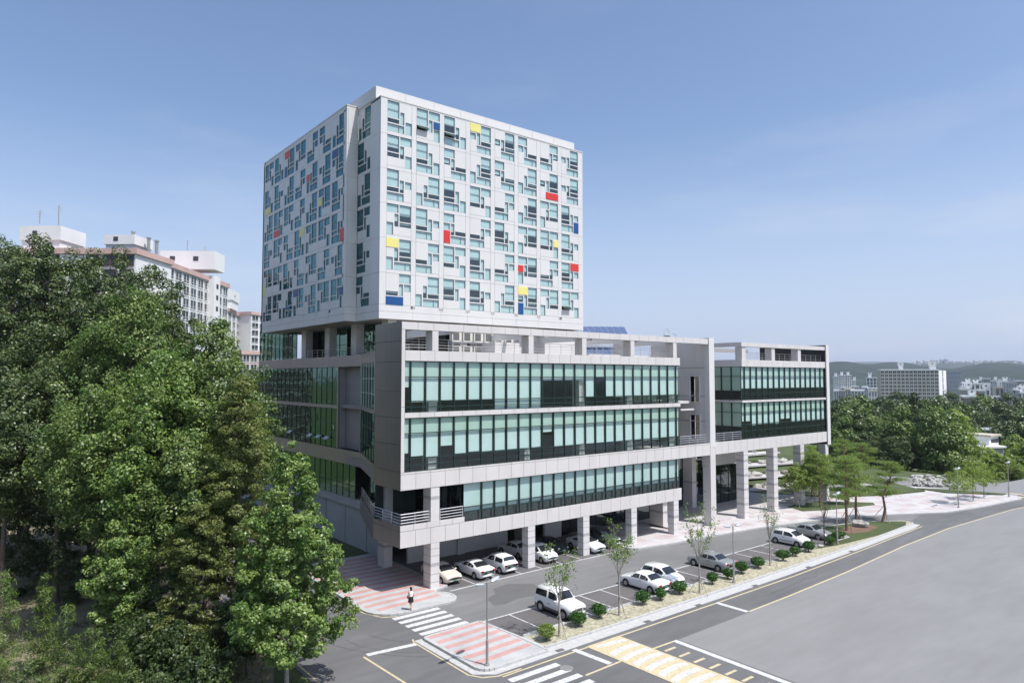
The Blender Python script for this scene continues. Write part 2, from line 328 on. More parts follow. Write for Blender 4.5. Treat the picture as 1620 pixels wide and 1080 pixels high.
def facade(specs, origin, rz, pu, gm, individual, w=CW, opens=()):
    """specs[row][col]; origin = upper left corner of the first window composition as seen from outside"""
    R = Matrix.Rotation(rz, 4, 'Z'); rg = random.Random(len(specs)*100+len(specs[0]))
    for r, row in enumerate(specs):
        for c, spec in enumerate(row):
            mb, fr, rects, ov, els = cellmeshes(spec, 0, gm)
            loc = Vector(origin)+R@Vector((c*pu, 0, 0))+Vector((0, 0, -r*PV))
            key = (spec.split('+')[0], len(rects), tuple(e for e, _ in els))
            if key not in MESHC: MESHC[key] = (mb.mesh('infill_panel', M['white']), fr.mesh('window', M['tframe']))
            io_ = brel('infill_panel', MESHC[key][0], loc, rz); io_.scale.x = w/CW
            wo = brel('window', MESHC[key][1], loc, rz)
            if w != CW: wo.scale.x = w/CW
            bl = MB(); gg = MB()
            for e, q in els:
                u0, u1, z1, z0 = q[0]*CW+.03, q[1]*CW-.03, -q[2]*CH-.03, -q[3]*CH+.03
                if individual: MB().face([(u0, .085, z0), (u1, .085, z0), (u1, .085, z1), (u0, .085, z1)]).build('pane', gm, wo)
                else: gg.face([(u0, .085, z0), (u1, .085, z0), (u1, .085, z1), (u0, .085, z1)])
                k = BLM.get(e)
                if k is None: k = rg.choice([1, 1, .98, .72, .55, 1, .62])
                if k == 0 and rg.random() < .2: k = .4
                if k > 0: bl.box(u0-.02, u1+.02, .135, .145, z1-(z1-z0)*k, z1, 0 if k < 1 or e in ('BIG', 'TOP') else 0)
            if not individual: gg.build('glazing', gm, wo)
            if bl.f: bl.build('blind', M['blindb'], wo)
            for q, cn in ov:
                cb = MB().box(q[0]*CW-.02, q[1]*CW+.02, -.04, .05, -q[3]*CH-.03, -q[2]*CH+.02)
                o = cb.build('colour_panel', M[cn]); o.parent = B; o.location = loc-B0; o.rotation_euler = (0, 0, rz); o.scale.x = w/CW
                o['label'] = cn+' square panel set among the white panels and windows'
            if (r, c) in opens:
                hb = MB(); u0, u1 = EL['STRIP'][0]*CW+.05, EL['STRIP'][1]*CW-.05
                if spec.split('+')[0].endswith('M'): u0, u1 = CW-u1, CW-u0
                z1 = -.575*CH
                hb.face([(u0, -.02, z1), (u1, -.02, z1), (u1, -.32, z1-.33), (u0, -.32, z1-.33)]).face([(u0, -.06, z1), (u0, -.36, z1-.33), (u1, -.36, z1-.33), (u1, -.06, z1)])
                hb.tube([(u0, -.04, z1), (u0, -.34, z1-.33)], .03, 4).tube([(u1, -.04, z1), (u1, -.34, z1-.33)], .03, 4).tube([(u0, -.34, z1-.33), (u1, -.34, z1-.33)], .03, 4)
                hb.build('open_sash', M['blue' if rz else 'mull'], wo)
    nr, nc = len(specs), len(specs[0])
    pm = MB().box(.02, pu-w-.02, 0, DEP, -PV+.02, 0).mesh('pier_panel', M['white'])
    bm = MB().box(.015, w-.015, 0, DEP, -(PV-CH)+.01, -.01).mesh('band_panel', M['white'])
    for r in range(nr):
        for c in range(nc):
            if c < nc-1: brel('pier_panel', pm, Vector(origin)+R@Vector((c*pu+w, 0, 0))+Vector((0, 0, -r*PV)), rz)
            if r < nr-1: brel('band_panel', bm, Vector(origin)+R@Vector((c*pu, 0, 0))+Vector((0, 0, -r*PV-CH)), rz)
FR = ["A|B+SM:blue|A|CM+TR:yellow|CM|D|DM|CM", "B|A|D|AM|D|AM|CM+BOT:red|CM", "C|AM|A|B|DM|AM|BM|C+RT:blue",
      "BM|C|D+LT:red|DM|A|BM|B+SM:yellow|C", "AM+TR:yellow|DM|B|A|DM|BM+SM:red|DM|C+TR:red", "DM+BOT2:blue|AM|B|C|AM|CM+TR:yellow+RT:blue|BM|B"]
LF = ["B|A|AM+TR:red+RT:blue|BM|DM|D|AM", "A+BOT:yellow|C|AM|DM|AM+SM:red|CM|CM+TR:blue", "AM|B+BOT:red|B|DM|AM|BM+SM:yellow|C",
      "C|B|D|A+TR:yellow|BM|B|C+RT:red", "BM+RT:yellow|B|A|D|BM|DM|CM", "AM|B|AM|BM+TR:blue|CM|BM|B+SM:blue"]
FR = [r.split('|') for r in FR]; LF = [r.split('|') for r in LF]
TZ0, TZ1 = 23.26, 44.93
TX0, TX1, TY0, TY1 = 30.85, 58.1, 59.3, 88.7
LX, LY0 = 29.6, 64.2
ZR = 44.78
facade(FR, (31.58, TY0, ZR), 0, PU, M['glasst'], True, opens={(0, 1), (0, 2), (5, 7)})
LPU = 3.462
facade(LF, (LX, 88.43, ZR), -math.pi/2, LPU, M['glassl'], False, w=2.98, opens={(5, 2)})
facade([['AM'], ['A'], ['AM'], ['B'], ['C'], ['D']], (TX0, 64.15, ZR), -math.pi/2, 3.4, M['glassl'], False)
def panel_row(name, m, p0, ud, w_list, z0, z1, th=.12, gap=.02, parent=B):
    """row of separate cladding panels along direction ud, starting at p0, outer face on the line, thickness inwards"""
    ang = math.atan2(ud[1], ud[0]); u = 0; cache = {}
    for wd in w_list:
        k = round(wd, 3)
        if k not in cache: cache[k] = MB().box(gap/2, wd-gap/2, 0, th, z0+gap/2, z1-gap/2).mesh(name, m)
        brel(name, cache[k], (p0[0]+ud[0]*u, p0[1]+ud[1]*u, 0), ang, parent); u += wd
def div(L, n): return [L/n]*n
# corner strips, bottom band and top strips of the tower front
cuts = [0.73]+[PU]*7+[TX1-TX0-.73-7*PU]
cuts = [.73]+sum([[CW, PU-CW] for _ in range(7)], [])+[CW, TX1-TX0-.73-7*PU-CW]
for z0, z1 in ((TZ0, 23.98), (23.98, ZR-5*PV-CH)):
    panel_row('tower_skirt_panel', M['white'], (TX0, TY0), (1, 0), [.73+CW+.28]+[PU]*6+[TX1-TX0-.73-CW-.28-6*PU], z0, z1, DEP)
for k in range(6):
    z1 = TZ1 if k == 0 else ZR-k*PV; z0 = ZR-(k+1)*PV if k < 5 else ZR-5*PV-CH
    panel_row('corner_panel', M['white'], (TX0, TY0), (1, 0), [.73], z0, z1, DEP); panel_row('corner_panel', M['white'], (31.58+7*PU+CW, TY0), (1, 0), [TX1-31.58-7*PU-CW], z0, z1, DEP)
    # recessed left strip (plane TX0) and left volume
    panel_row('corner_panel', M['white'], (TX0, 61.43), (0, -1), [61.43-TY0-DEP-.01], z0, z1, DEP)
    panel_row('corner_panel', M['white'], (LX, 88.43-6*LPU-CW), (0, -1), [88.43-6*LPU-CW-LY0], z0, z1, DEP)
    panel_row('corner_panel', M['white'], (LX+DEP+.01, LY0), (1, 0), [TX0-LX-DEP-.01], z0, z1, DEP)
    panel_row('corner_panel', M['white'], (LX, TY1+.35), (0, -1), [TY1+.35-88.43], z0, z1, DEP)
for z0, z1 in ((TZ0, 23.98), (23.98, ZR-5*PV-CH)):
    panel_row('tower_skirt_panel', M['white'], (LX, TY1+.35), (0, -1), [TY1+.35-88.43+CW+.3]+[LPU]*5+[24.85-(TY1+.35-88.43+CW+.3)-5*LPU], z0, z1, DEP)
    panel_row('tower_skirt_panel', M['white'], (LX+DEP+.01, LY0), (1, 0), [TX0-LX-DEP-.01], z0, z1, DEP)
    panel_row('tower_skirt_panel', M['white'], (TX0, LY0), (0, -1), [LY0-TY0-DEP-.01], z0, z1, DEP)
mb = MB()      # top strips above the windows, backing, floors
mb.box(31.58, 31.58+7*PU+CW, TY0, TY0+DEP, ZR+.003, TZ1)
mb.box(LX, LX+DEP, LY0+.2, 88.43, ZR+.003, 45.25); mb.box(TX0, TX0+DEP, TY0+DEP, LY0-.001, ZR+.003, TZ1)
mb.box(LX, TX0, LY0, LY0+.2, TZ1+.003, 45.25)
bobj('tower_top_strip', mb, M['white'])
mb = MB().box(TX0-.03, TX1+.03, TY0-.04, TY0+.5, TZ1+.003, TZ1+.12).box(LX-.04, LX+.5, LY0-.04, TY1+.38, 45.253, 45.37).box(LX+.503, TX0, LY0-.04, LY0+.5, 45.253, 45.37)
mb.box(TX0-.03, TX0+.5, TY0+.503, LY0-.05, TZ1+.003, TZ1+.12)
bobj('roof_coping', mb, M['grey'])
mb = MB(); pX0, pX1, pY0 = 30.75, 57.6, 60.2      # roof screen set back behind the edge
panel_row('roof_screen_panel', M['white'], (pX0, pY0), (1, 0), div(pX1-pX0, 8), 45.05, 46.28, .25, .03)
mb.box(pX0, pX0+.25, pY0+.26, TY1-1, 45.05, 46.28).box(pX1-.25, pX1, pY0+.26, TY1-1, 45.05, 46.28).box(pX0+.3, pX1-.3, TY1-1.6, TY1-1, 45.05, 46.28)
bobj('roof_screen', mb, M['white'])
mb = MB(); mb.box(TX0+1.6, TX1-.3, TY0+1.6, TY1, TZ0+.3, 45.0)
mb.box(LX+1.5, TX0+1.59, LY0+1.5, TY1, TZ0+.3, 45.0)
bobj('tower_core', mb, M['core'])
mb = MB()
for k in range(7):
    z = ZR+.14-k*PV; z1 = z if k else 45.04
    mb.box(TX0+.17, TX1-.17, TY0+.18, TY0+1.6, z-.3, z1-.01); mb.box(LX+.17, TX0+.16, LY0+.21, TY1, z-.3, z1-.01); mb.box(TX0+.17, TX0+1.6, TY0+1.6, LY0+.2, z-.3, z1-.01)
bobj('floor_slab', mb, M['joint'])
mb = MB().box(TX1-.17, TX1-.003, TY0+DEP+.005, TY1, TZ0, TZ1).box(LX, TX1-.2, TY1+.003, TY1+.35-.003, TZ0, 45.2)
bobj('tower_rear_wall', mb, M['white'])
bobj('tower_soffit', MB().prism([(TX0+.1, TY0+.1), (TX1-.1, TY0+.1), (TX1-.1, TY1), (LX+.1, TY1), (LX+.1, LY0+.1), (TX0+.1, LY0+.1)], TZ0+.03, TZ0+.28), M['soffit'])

# --- podium
PX0, PX1, PY = 27.9, 63.95, 49.6
GY = 49.72
def fascia(x0, x1, z0, z1, n, split=None, y=PY, m='grey'):
    zs = [z0]+([split] if split else [])+[z1]
    for a, b in zip(zs, zs[1:]): panel_row('fascia_panel', M[m], (x0, y), (1, 0), div(x1-x0, n), a, b, .1, .03)
    return MB().box(x0+.02, x1-.02, y+.1, y+.35, z0+.02, z1-.03)
bk = []
bk.append(fascia(PX0, PX1, 3.83, 5.15, 25)); bk.append(fascia(PX0, 34.2, 5.15, 5.62, 5))
bk.append(fascia(PX0, 69.42, 8.43, 9.88, 29, 9.72)); bk.append(fascia(28.24, PX1, 14.28, 14.72, 25)); bk.append(fascia(28.24, PX1, 18.97, 19.86, 25))
bk.append(fascia(PX0, 69.3, 21.55, 22.2, 27)); bk.append(fascia(PX0, 28.24, 9.88, 21.55, 1, 15.2))
bk.append(fascia(70.47, 97.15, 8.43, 9.88, 20)); bk.append(fascia(76.2, 97.15, 14.45, 14.75, 15)); bk.append(fascia(76.2, 97.15, 18.97, 19.86, 15)); bk.append(fascia(76.2, 97.15, 21.5, 22.05, 15))
mb = MB()
for b in bk:
    n = len(mb.v); mb.v += b.v; mb.f += [tuple(i+n for i in f) for f in b.f]; mb.m += b.m
bobj('fascia_backing', mb, M['joint'])
# floor slabs, roofs and soffits
mb = MB()
mb.prism([(28.2, 49.96), (PX1-.1, 49.96), (PX1-.1, 65), (32.2, 65), (28.2, 54.4)], 3.84, 4.5)
mb.prism([(28.2, 49.96), (69.3, 49.96), (69.3, 75), (32.3, 75), (31.9, 65), (28.2, 54.3)], 8.45, 9.3)
mb.prism([(28.4, 49.96), (PX1-.1, 49.96), (PX1-.1, 75), (32.4, 75), (32.4, 65.5), (28.5, 54.4)], 14.3, 14.69).prism([(28.2, 49.96), (PX1-.1, 49.96), (PX1-.1, 95), (32.2, 95), (32.2, 65), (28.2, 54.3)], 18.99, 19.8)
mb.box(70.6, 97, 49.96, 60, 8.45, 9.5).box(76.4, 97, 49.96, 60, 14.47, 14.72).box(76.4, 97, 49.96, 66, 18.99, 19.8).box(64, 69.3, 58, 75, 18.99, 19.8)
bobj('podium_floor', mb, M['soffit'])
# left box wall (satin panels), Y 49.6..54.2, and slanted glass beyond
for a, b in ((8.43, 9.9), (9.9, 12.1), (12.1, 14.3), (14.3, 16.5), (16.5, 18.9), (18.9, 20.6), (20.6, 22.2)):
    panel_row('side_panel', M['metal'], (27.9, 54.25), (0, -1), [4.63], a, b, .12, .03)
mb = MB().box(28.03, 28.2, 49.75, 54.25, 8.45, 22.15)
bobj('side_wall_backing', mb, M['joint'])
def slant(p, q, z0, z1, th, name, m, n=1):
    d = Vector((q[0]-p[0], q[1]-p[1])); L = d.length; d.normalize()
    panel_row(name, M[m], p, (d.x, d.y), div(L, n), z0, z1, th, .02)
SA, SBp = (32.05, 65.3), (28.25, 54.4)    # seen from outside: far end first
def grid_glass(p, q, z0, z1, nu, zt, frame='mull', gm='glassw', name='side_glazing'):
    d = Vector((q[0]-p[0], q[1]-p[1], 0)); L = d.length; ang = math.atan2(d.y, d.x)
    mb = MB()
    for i in range(nu+1): mb.box(L*i/nu-.035, L*i/nu+.035, -.03, .06, z0, z1)
    for z in zt: mb.box(0, L, -.015, .05, z-.03, z+.03)
    o = brel(name, mb.mesh(name, M[frame]), (p[0], p[1], 0), ang)
    zs = [z0]+list(zt)+[z1]
    for i in range(nu):
        for a, b in zip(zs, zs[1:]): MB().face([(L*i/nu+.04, .02, a+.03), (L*(i+1)/nu-.04, .02, a+.03), (L*(i+1)/nu-.04, .02, b-.03), (L*i/nu+.04, .02, b-.03)]).build('side_pane', M[gm], o)
    return o
grid_glass(SA, SBp, 14.7, 19.0, 6, (16.1, 17.5), 'white'); grid_glass(SA, SBp, 9.9, 14.3, 6, (11.2, 12.9))
slant(SA, SBp, 14.3, 14.7, .2, 'spandrel_panel', 'metal', 4); slant(SA, SBp, 8.43, 9.9, .25, 'spandrel_panel', 'metal', 5); slant(SA, SBp, 19.0, 20.0, .25, 'spandrel_panel', 'metal', 5)
# left wing plane X = 32
WX = 32.05
def wrow(z0, z1, y0, y1, n, m='metal'): panel_row('spandrel_panel', M[m], (WX, y0), (0, -1), div(y0-y1, n), z0, z1, .2, .02)
wrow(18.75, 19.95, 97, 65.32, 16); wrow(14.2, 14.6, 97, 71.2, 12); wrow(8.43, 9.9, 108, 65.32, 22)
wrow(9.9, 14.2, 71.2, 70.9, 1); wrow(14.2, 18.75, 71.2, 70.9, 1)
grid_glass((WX+.05, 97), (WX+.05, 71.2), 14.6, 18.75, 18, (16.2, 17.6)); grid_glass((WX+.05, 104), (WX+.05, 71.2), 9.9, 14.2, 22, (10.9, 12.6))
grid_glass((WX+.05, 97), (WX+.05, 66.5), 5.0, 8.43, 20, (6.3,))
mb = MB().box(WX+.9, WX+1.1, 65.62, 70.88, 9.9, 18.72).box(WX+.22, WX+.89, 70.9, 71.15, 9.92, 18.72).box(WX, WX+.89, 65.33, 65.6, 9.92, 18.72)      # recessed bay
bobj('recess_wall', mb, M['soffit'])
for (y0, z) in ((85, 10.5), (78.6, 10.5), (76.2, 10.5), (73.9, 10.5)):
    mb = MB().box(0, 1.1, -.5, .0, 0, .04); o = brel('open_sash', mb.mesh('open_sash', M['lampw']), (WX-.05, y0, z+.55), -math.pi/2); o.rotation_euler = (math.radians(38), 0, -math.pi/2)
mb = MB().box(WX+.4, WX+.6, 62, 108, 0, 4.95).box(WX+.15, WX+.39, 62, 108, 4.1, 4.98)
for y in (64.5, 69.5, 74.5, 79.5, 84.5): mb.box(WX+.3, WX+.39, y, y+.4, 0, 4.1)
bobj('basement_wall', mb, M['core'])
mb = MB(); 
for z0, z1 in ((5, 8.4), (9.9, 14.2), (14.6, 18.7)): mb.box(WX+5, WX+5.2, 62, 104, z0, z1); mb.box(30, 69, 56.5 if z0 > 9 else 58, 56.9 if z0 > 9 else 58.4, z0, z1); 
mb.box(WX+.5, 69, 103.6, 104, 5, 18.7).box(77, 97, 57, 57.3, 9.5, 19)
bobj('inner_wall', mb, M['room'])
mb = MB().box(WX+.3, 69, 71, 104, 4.4, 4.95).box(WX+.3, 69, 71, 104, 8.5, 9.85).box(WX+.3, 69, 71, 104, 14.25, 14.55).box(WX+.3, 69, 71, 97, 18.8, 19.75)
bobj('wing_floor', mb, M['ceil'])
# tower raised level: glass boxes and columns between terrace and soffit
for y in (60.4, 67.4, 74.3, 81.3, 87.8):
    mb = MB().box(32.45, 33.35, y, y+1.3, 19.8, TZ0+.03); bobj('tower_column', mb, M['colpan'])
for x in (41, 49, 56.5):
    bobj('tower_column', MB().box(x, x+.9, 60.4, 61.6, 19.8, TZ0+.03), M['colpan'])
grid_glass((32.2, 97), (32.2, 83.5), 19.95, 24.5, 9, (21.4,), 'mull', 'glassw'); grid_glass((34.3, 82), (34.3, 63), 19.8, TZ0, 9, (21.4,), 'mull', 'glassw')
grid_glass((34.3, 62.4), (45, 62.4), 19.8, TZ0, 6, (21.4,), 'mull', 'glassd')
bobj('terrace_wall', MB().box(45, 52.2, 60.9, 61.1, 19.8, TZ0+.02).box(52.2, 58, 59.6, 61.1, 19.8, TZ0-.2), M['white'])
bobj('inner_terrace_wall', MB().box(36, 36.2, 64, 82, 19.8, TZ0).box(33.5, 60, 83, 83.3, 19.8, TZ0), M['room'])
# curtain walls
def curtain(x0, x1, xs, y, z0, z1, zt, blinds, mats, name='curtain_wall'):
    fr = MB(); X = [x0]+xs+[x1]; W = .07
    for x in xs: fr.box(x-W/2, x+W/2, y-.05, y+.12, z0, z1)
    for z in zt: fr.box(x0, x1, y-.02, y+.10, z-.035, z+.035)
    fr.box(x0, x1, y-.02, y+.12, z1-.06, z1).box(x0, x1, y-.02, y+.12, z0, z0+.05)
    o = bobj(name, fr, M['mull'])
    zs = [z0]+list(zt)+[z1]
    for i in range(len(X)-1):
        if X[i+1]-X[i] < .1: continue
        for k in range(len(zs)-1):
            MB().face([(X[i]+W/2+.005, y+.01, zs[k]+.04), (X[i+1]-W/2-.005, y+.01, zs[k]+.04), (X[i+1]-W/2-.005, y+.01, zs[k+1]-.04), (X[i]+W/2+.005, y+.01, zs[k+1]-.04)]).build('curtain_pane', M['glassp'], o)
        bt, bb = blinds(i)
        a, b = X[i]+W/2+.03, X[i+1]-W/2-.04
        if bt: MB().box(a, b, y+.16, y+.18, zt[-1]+.02, z1-.02).build('roller_blind', M[mats[0]], o)
        if bb > 0: MB().box(a+.04, b-.05, y+.16, y+.18, zt[-1]-bb, zt[-1]+.01).build('roller_blind', M[mats[1]], o)
    return o
XS = [28.86+1.437*i for i in range(25)]
r1 = random.Random(5)
def bl_up(i):
    if i == 0: return True, .85
    if 11 <= i <= 14: return True, .3
    if i == 16: return True, 0
    return True, 3.0 if (7 <= i <= 10) else 2.02+r1.choice([0, 0, .05, -.05])
curtain(28.24, PX1, XS, GY, 14.72, 18.97, (15.15, 15.65, 17.65), bl_up, ('blindt', 'blind'))
def bl_mid(i):
    if i == 0: return True, 1.6
    if i == 3: return True, 1.2
    if i == 11: return True, .6
    return True, (1.95 if i < 11 else 2.1)+r1.choice([0, 0, .1, -.06, .0])
curtain(28.24, PX1, XS, GY, 9.88, 14.28, (10.4, 10.95, 13.0), bl_mid, ('blindt', 'blind'))
XL = [36.2+1.43*i for i in range(20)]
curtain(34.3, PX1, XL, GY+.1, 4.9, 8.43, (5.95, 6.35), lambda i: (True, 0.36), ('blindb', 'blindb'))
bobj('spandrel_glass', MB().box(34.35, PX1-.05, GY+.4, GY+.45, 4.6, 5.92), M['glassd'])
bobj('spandrel_backing', MB().box(34.35, PX1-.05, GY+.5, GY+.55, 4.5, 5.92), M['joint'])
XR = [77.0+1.352*i for i in range(15)]
curtain(76.24, 97.1, XR, GY, 14.75, 18.97, (15.6, 16.2, 17.75), lambda i: (True, 1.55 if i != 9 else 1.5), ('blindt', 'blind'))
curtain(76.24, 97.1, XR, GY, 9.95, 14.45, (10.9, 11.7, 13.2), lambda i: (True, 1.6+r1.choice([0, -.5, 0, .1, 0])), ('blindt', 'blind'))
# glass returns on the left flank of the right block
for z0, z1, zt in ((14.75, 18.97, (15.9, 17.75)), (9.95, 14.45, (11.4, 13.2))):
    o = grid_glass((76.2, 57), (76.2, 49.75), z0, z1, 5, zt, gm='glassp', name='flank_curtain')
    for i in range(5):
        yy = 57-i*1.45
        MB().box(i*1.45+.06, (i+1)*1.45-.08, .16, .18, zt[0]+.05, z1-.05).build('roller_blind', M['blindt'], o)
    grid_glass((63.95, 50), (63.95, 57.5), z0, z1, 5, zt, gm='glassp', name='flank_curtain')
panel_row('spandrel_panel', M['grey'], (76.2, 57), (0, -1), div(7.3, 5), 18.97, 19.86, .2, .02); panel_row('spandrel_panel', M['grey'], (76.2, 57), (0, -1), div(7.3, 5), 14.45, 14.75, .2, .02); panel_row('spandrel_panel', M['grey'], (76.2, 57), (0, -1), div(7.3, 5), 21.5, 22.05, .3, .02)
# lower storey return beside the balcony, glazed
grid_glass((34.25, 50.3), (34.25, 57.9), 4.6, 8.43, 5, (6.3,), gm='glassd'); grid_glass((29.5, 58), (34.2, 58), 4.6, 8.43, 4, (6.3,), gm='glassw')
# columns
COLX = [30.81, 41.34, 48.46, 55.53, 62.54]
def column(x0, x1, y0, y1, z0, z1, bands=(), name='column'):
    o = bobj(name, MB().box(x0, x1, y0, y1, z0, z1), M['colpan'])
    for zb in bands:
        b = MB().box(x0-.006, x1+.006, y0-.006, y1+.006, zb, zb+.28); bobj('column_band', b, M['colband'])
    return o
mbj = MB()
for x in COLX:
    column(x, x+.85, PY+.01, PY+(1.15 if x < 31 else .85), 0, 3.83, (1.9,)); column(x, x+.85, PY+.5, PY+1.5, 9.3, 18.99)
    for z in (.6, 1.25, 2.75, 3.35): mbj.box(x-.004, x+.854, PY+.006, PY+(1.154 if x < 31 else .854), z, z+.025)
column(30.81, 31.66, PY+.04, PY+1.25, 5.62, 8.43, (7.4,))
for x in (30.81, 39, 47.2): column(x, x+.85, 57.7, 58.95, 0, 3.85, (1.9,)) 
column(30.81, 31.66, 57.7, 58.95, 4.6, 8.43, (7.4,))
for x in (76.3, 83.1, 89.85): 
    column(x, x+.95, PY+.01, PY+1.1, 0, 8.43, (1.75, 3.55, 5.3, 7.1))
    for z in (.85, 2.6, 4.4, 6.2, 7.9): mbj.box(x-.004, x+.954, PY+.006, PY+1.104, z, z+.025)
column(96.7, 97.5, PY+.01, PY+1.1, 0, 8.0, (1.75, 3.55, 5.3)); column(64.2, 65.0, 52.5, 54.5, 0, 8.43, (1.75, 3.55, 5.3)); column(76.4, 77.3, 57.5, 59, 0, 8.43, (3.5,))
bobj('column_joint', mbj, M['joint'])
# roof posts under the beam
for x in (30.5, 41.1, 48.1, 55.3, 62.45):
    bobj('roof_post', MB().box(x+.35, x+.95, PY+.02, PY+1.1, 19.86, 21.55), M['grey'])
for x in (76.5, 83.3, 89.9): bobj('roof_post', MB().box(x, x+.8, PY+.12, PY+1.1, 19.86, 21.5), M['grey'])
bobj('roof_beam', MB().box(28.2, 69.3, PY+.36, PY+1.2, 21.6, 22.12).box(76.5, 97.1, PY+.36, PY+1.0, 21.53, 22.0).box(76.5, 97.1, 62, 62.6, 21.5, 22.0), M['soffit'])
# slanting skylight beams on the roof terrace
for x in (33.5, 43.5, 50.8, 57.8, 64.5):
    bobj('roof_fin', MB().box(x, x+.35, PY+1.3, 58.6, 21.45, 22.1), M['white'])
bobj('roof_upstand', MB().box(58.3, 69, 58.5, 59, 19.8, 20.4).box(42.3, 45.5, 56, 60.5, 19.8, 21.2), M['white'])
# fin walls
def wallx(name, x0, x1, y0, y1, z0, z1, holes=()):
    ys = sorted({y0, y1}|{v for h in holes for v in h[:2]}); zs = sorted({z0, z1}|{v for h in holes for v in h[2:]}); mb = MB()
    for a, b in zip(ys, ys[1:]):
        for c, d in zip(zs, zs[1:]):
            if not any(h[0] < (a+b)/2 < h[1] and h[2] < (c+d)/2 < h[3] for h in holes): mb.box(x0, x1, a, b, c, d)
    return bobj(name, mb, M['grey'])
holes = [(51.0, 52.3, 14.7, 17.75), (51.0, 52.3, 10.2, 13.1)]
wallx('fin_wall', 69.45, 70.45, PY+.0, 50.7, 0, 9.3); wallx('fin_wall', 69.45, 70.2, PY+.01, 58.5, 9.31, 22.3, holes)
bobj('fin_cap', MB().box(69.44, 70.46, PY-.02, PY+.6, 9.32, 22.34), M['white'])
for h in holes:
    b = MB(); y0, y1, z0, z1 = h; t = .12
    b.box(69.3, 70.3, y0-t, y0, z0-t, z1+t).box(69.3, 70.3, y1, y1+t, z0-t, z1+t).box(69.3, 70.3, y0, y1, z1, z1+t).box(69.3, 70.3, y0, y1, z0-t, z0)
    bobj('opening_frame', b, M['white'])
    b = MB()
    for z in (.35, .6, .85, 1.1): b.tube([(69.38, y0, z0+z), (69.38, y1, z0+z)], .025, 5)
    bobj('opening_rail', b, M['rail'])
b = MB()
for z in (4.0, 7.0, 1.9, 12.3, 15.3, 18.7): b.box(69.435, 69.452 if z > 9 else 70.46, PY+.65, 50.69 if z < 9.3 else 58.4, z, z+.14)
bobj('column_band', b, M['colband'])
bobj('end_fin', MB().box(97.2, 98.0, PY-.15, 60, 8.0, 22.3), M['white']); bobj('end_fin_joint', MB().box(97.16, 97.2, PY-.02, 60, 8.1, 22.2), M['black'])
# stair shaft between the two blocks
bobj('stair_wall', MB().box(64.3, 69.2, 57.6, 58, 9.3, 19.8).box(64.0, 64.3, 57.5, 60, 9.3, 22), M['grey'])
bobj('stair_flight', MB().box(66.3, 68.9, 51.4, 51.5, 13.7, 13.9).box(66.3, 68.9, 52, 57, 14.5, 14.8), M['white']); bobj('stair_back_wall', MB().box(71.6, 71.9, 49.9+1, 58, 9.9, 19), mat('stair_beige', (.34, .30, .25), .8))
# balcony rails
def rail(pts, z, h=.95, n=4, name='balcony_rail', sp=1.6, r=.028):
    b = MB()
    for p, q in zip(pts, pts[1:]):
        L = math.dist(p, q); k = max(1, round(L/sp))
        for i in range(n): zz = z+h*(i+1)/n; b.tube([(p[0], p[1], zz), (q[0], q[1], zz)], r if i < n-1 else r*1.3, 5)
        for i in range(k+1):
            t = i/k; b.tube([(p[0]+(q[0]-p[0])*t, p[1]+(q[1]-p[1])*t, z), (p[0]+(q[0]-p[0])*t, p[1]+(q[1]-p[1])*t, z+h)], r*1.2, 5)
    return bobj(name, b, M['rail'])
rail([(31.9, 64.6), (28.02, 54.3), (28.0, 49.75), (30.7, 49.75)], 5.55); rail([(31.8, 49.75), (34.1, 49.75)], 5.55)
rail([(28.4, 50.2), (63.8, 50.2)], 19.86, 1.0, 4, sp=1.5, r=.018); rail([(64.1, 49.8), (68.9, 49.8)], 9.88, 1.0, 4); rail([(70.7, 49.8), (76.1, 49.8)], 9.88, 1.0, 4)
rail([(76.3, 50.2), (97, 50.2)], 19.86, .9, 3, sp=1.4, r=.018); rail([(32.4, 82), (32.4, 61), (34, 59)], 19.9, .9, 3, sp=1.5, r=.02)
# slab2 left side (satin), returns to the wing
for a, b in ((3.83, 5.15), (5.15, 5.55)): panel_row('side_panel', M['metal'], (27.9, 54.25), (0, -1), div(4.63, 3), a, b, .12, .03)
slant((32.05, 65.3), (27.92, 54.3), 3.83, 5.55, .15, 'side_panel', 'metal', 6)
bobj('balcony_floor', MB().prism([(28.05, 49.95), (34.2, 49.95), (34.2, 58), (32.3, 65.3), (28.1, 54.4)], 4.52, 4.58), M['colpan'])
# ground level walls under the podium
for q in ((33.5, 45.5, 58.0, 58.3), (50, 52.5, 57.2, 57.5), (56, 56.4, 57, 62)): bobj('ground_wall', MB().box(*q, 0, 3.84), M['colpan'])
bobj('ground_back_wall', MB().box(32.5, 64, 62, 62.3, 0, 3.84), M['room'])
grid_glass((52.6, 57.5), (63.9, 57.5), 0, 3.84, 8, (2.4,), gm='glassd')
# entrance hall behind the tall columns: curved glass, pale wall above
arc = [(64.2, 56.5), (69, 56.6), (73.2, 57.6), (77, 59.6), (80, 62.5)]
arc2 = [(77.4, 60.5), (81, 60.2), (85, 60.2), (86.6, 61)]
for A_ in (arc,):
    for p, q in zip(A_, A_[1:]):
        grid_glass(p, q, .1, 5.2, 2, (2.6,), gm='glassd', name='entrance_glazing'); slant(p, q, 5.25, 8.44, .3, 'entrance_panel', 'grey', 2)
grid_glass((79, 57.5), (86.5, 57.5), .1, 5.4, 4, (2.6,), gm='glassd', name='entrance_glazing'); slant((79, 57.5), (86.5, 57.5), 5.45, 8.44, .3, 'entrance_panel', 'grey', 3)
grid_glass((86.5, 57.5), (86.5, 64), .1, 5.4, 4, (2.6,), gm='glassd', name='entrance_glazing'); slant((86.5, 57.5), (86.5, 64), 5.45, 8.44, .3, 'entrance_panel', 'grey', 3)
bobj('entrance_back_wall', MB().box(64, 88, 66, 66.3, 0, 8.44), M['room'])
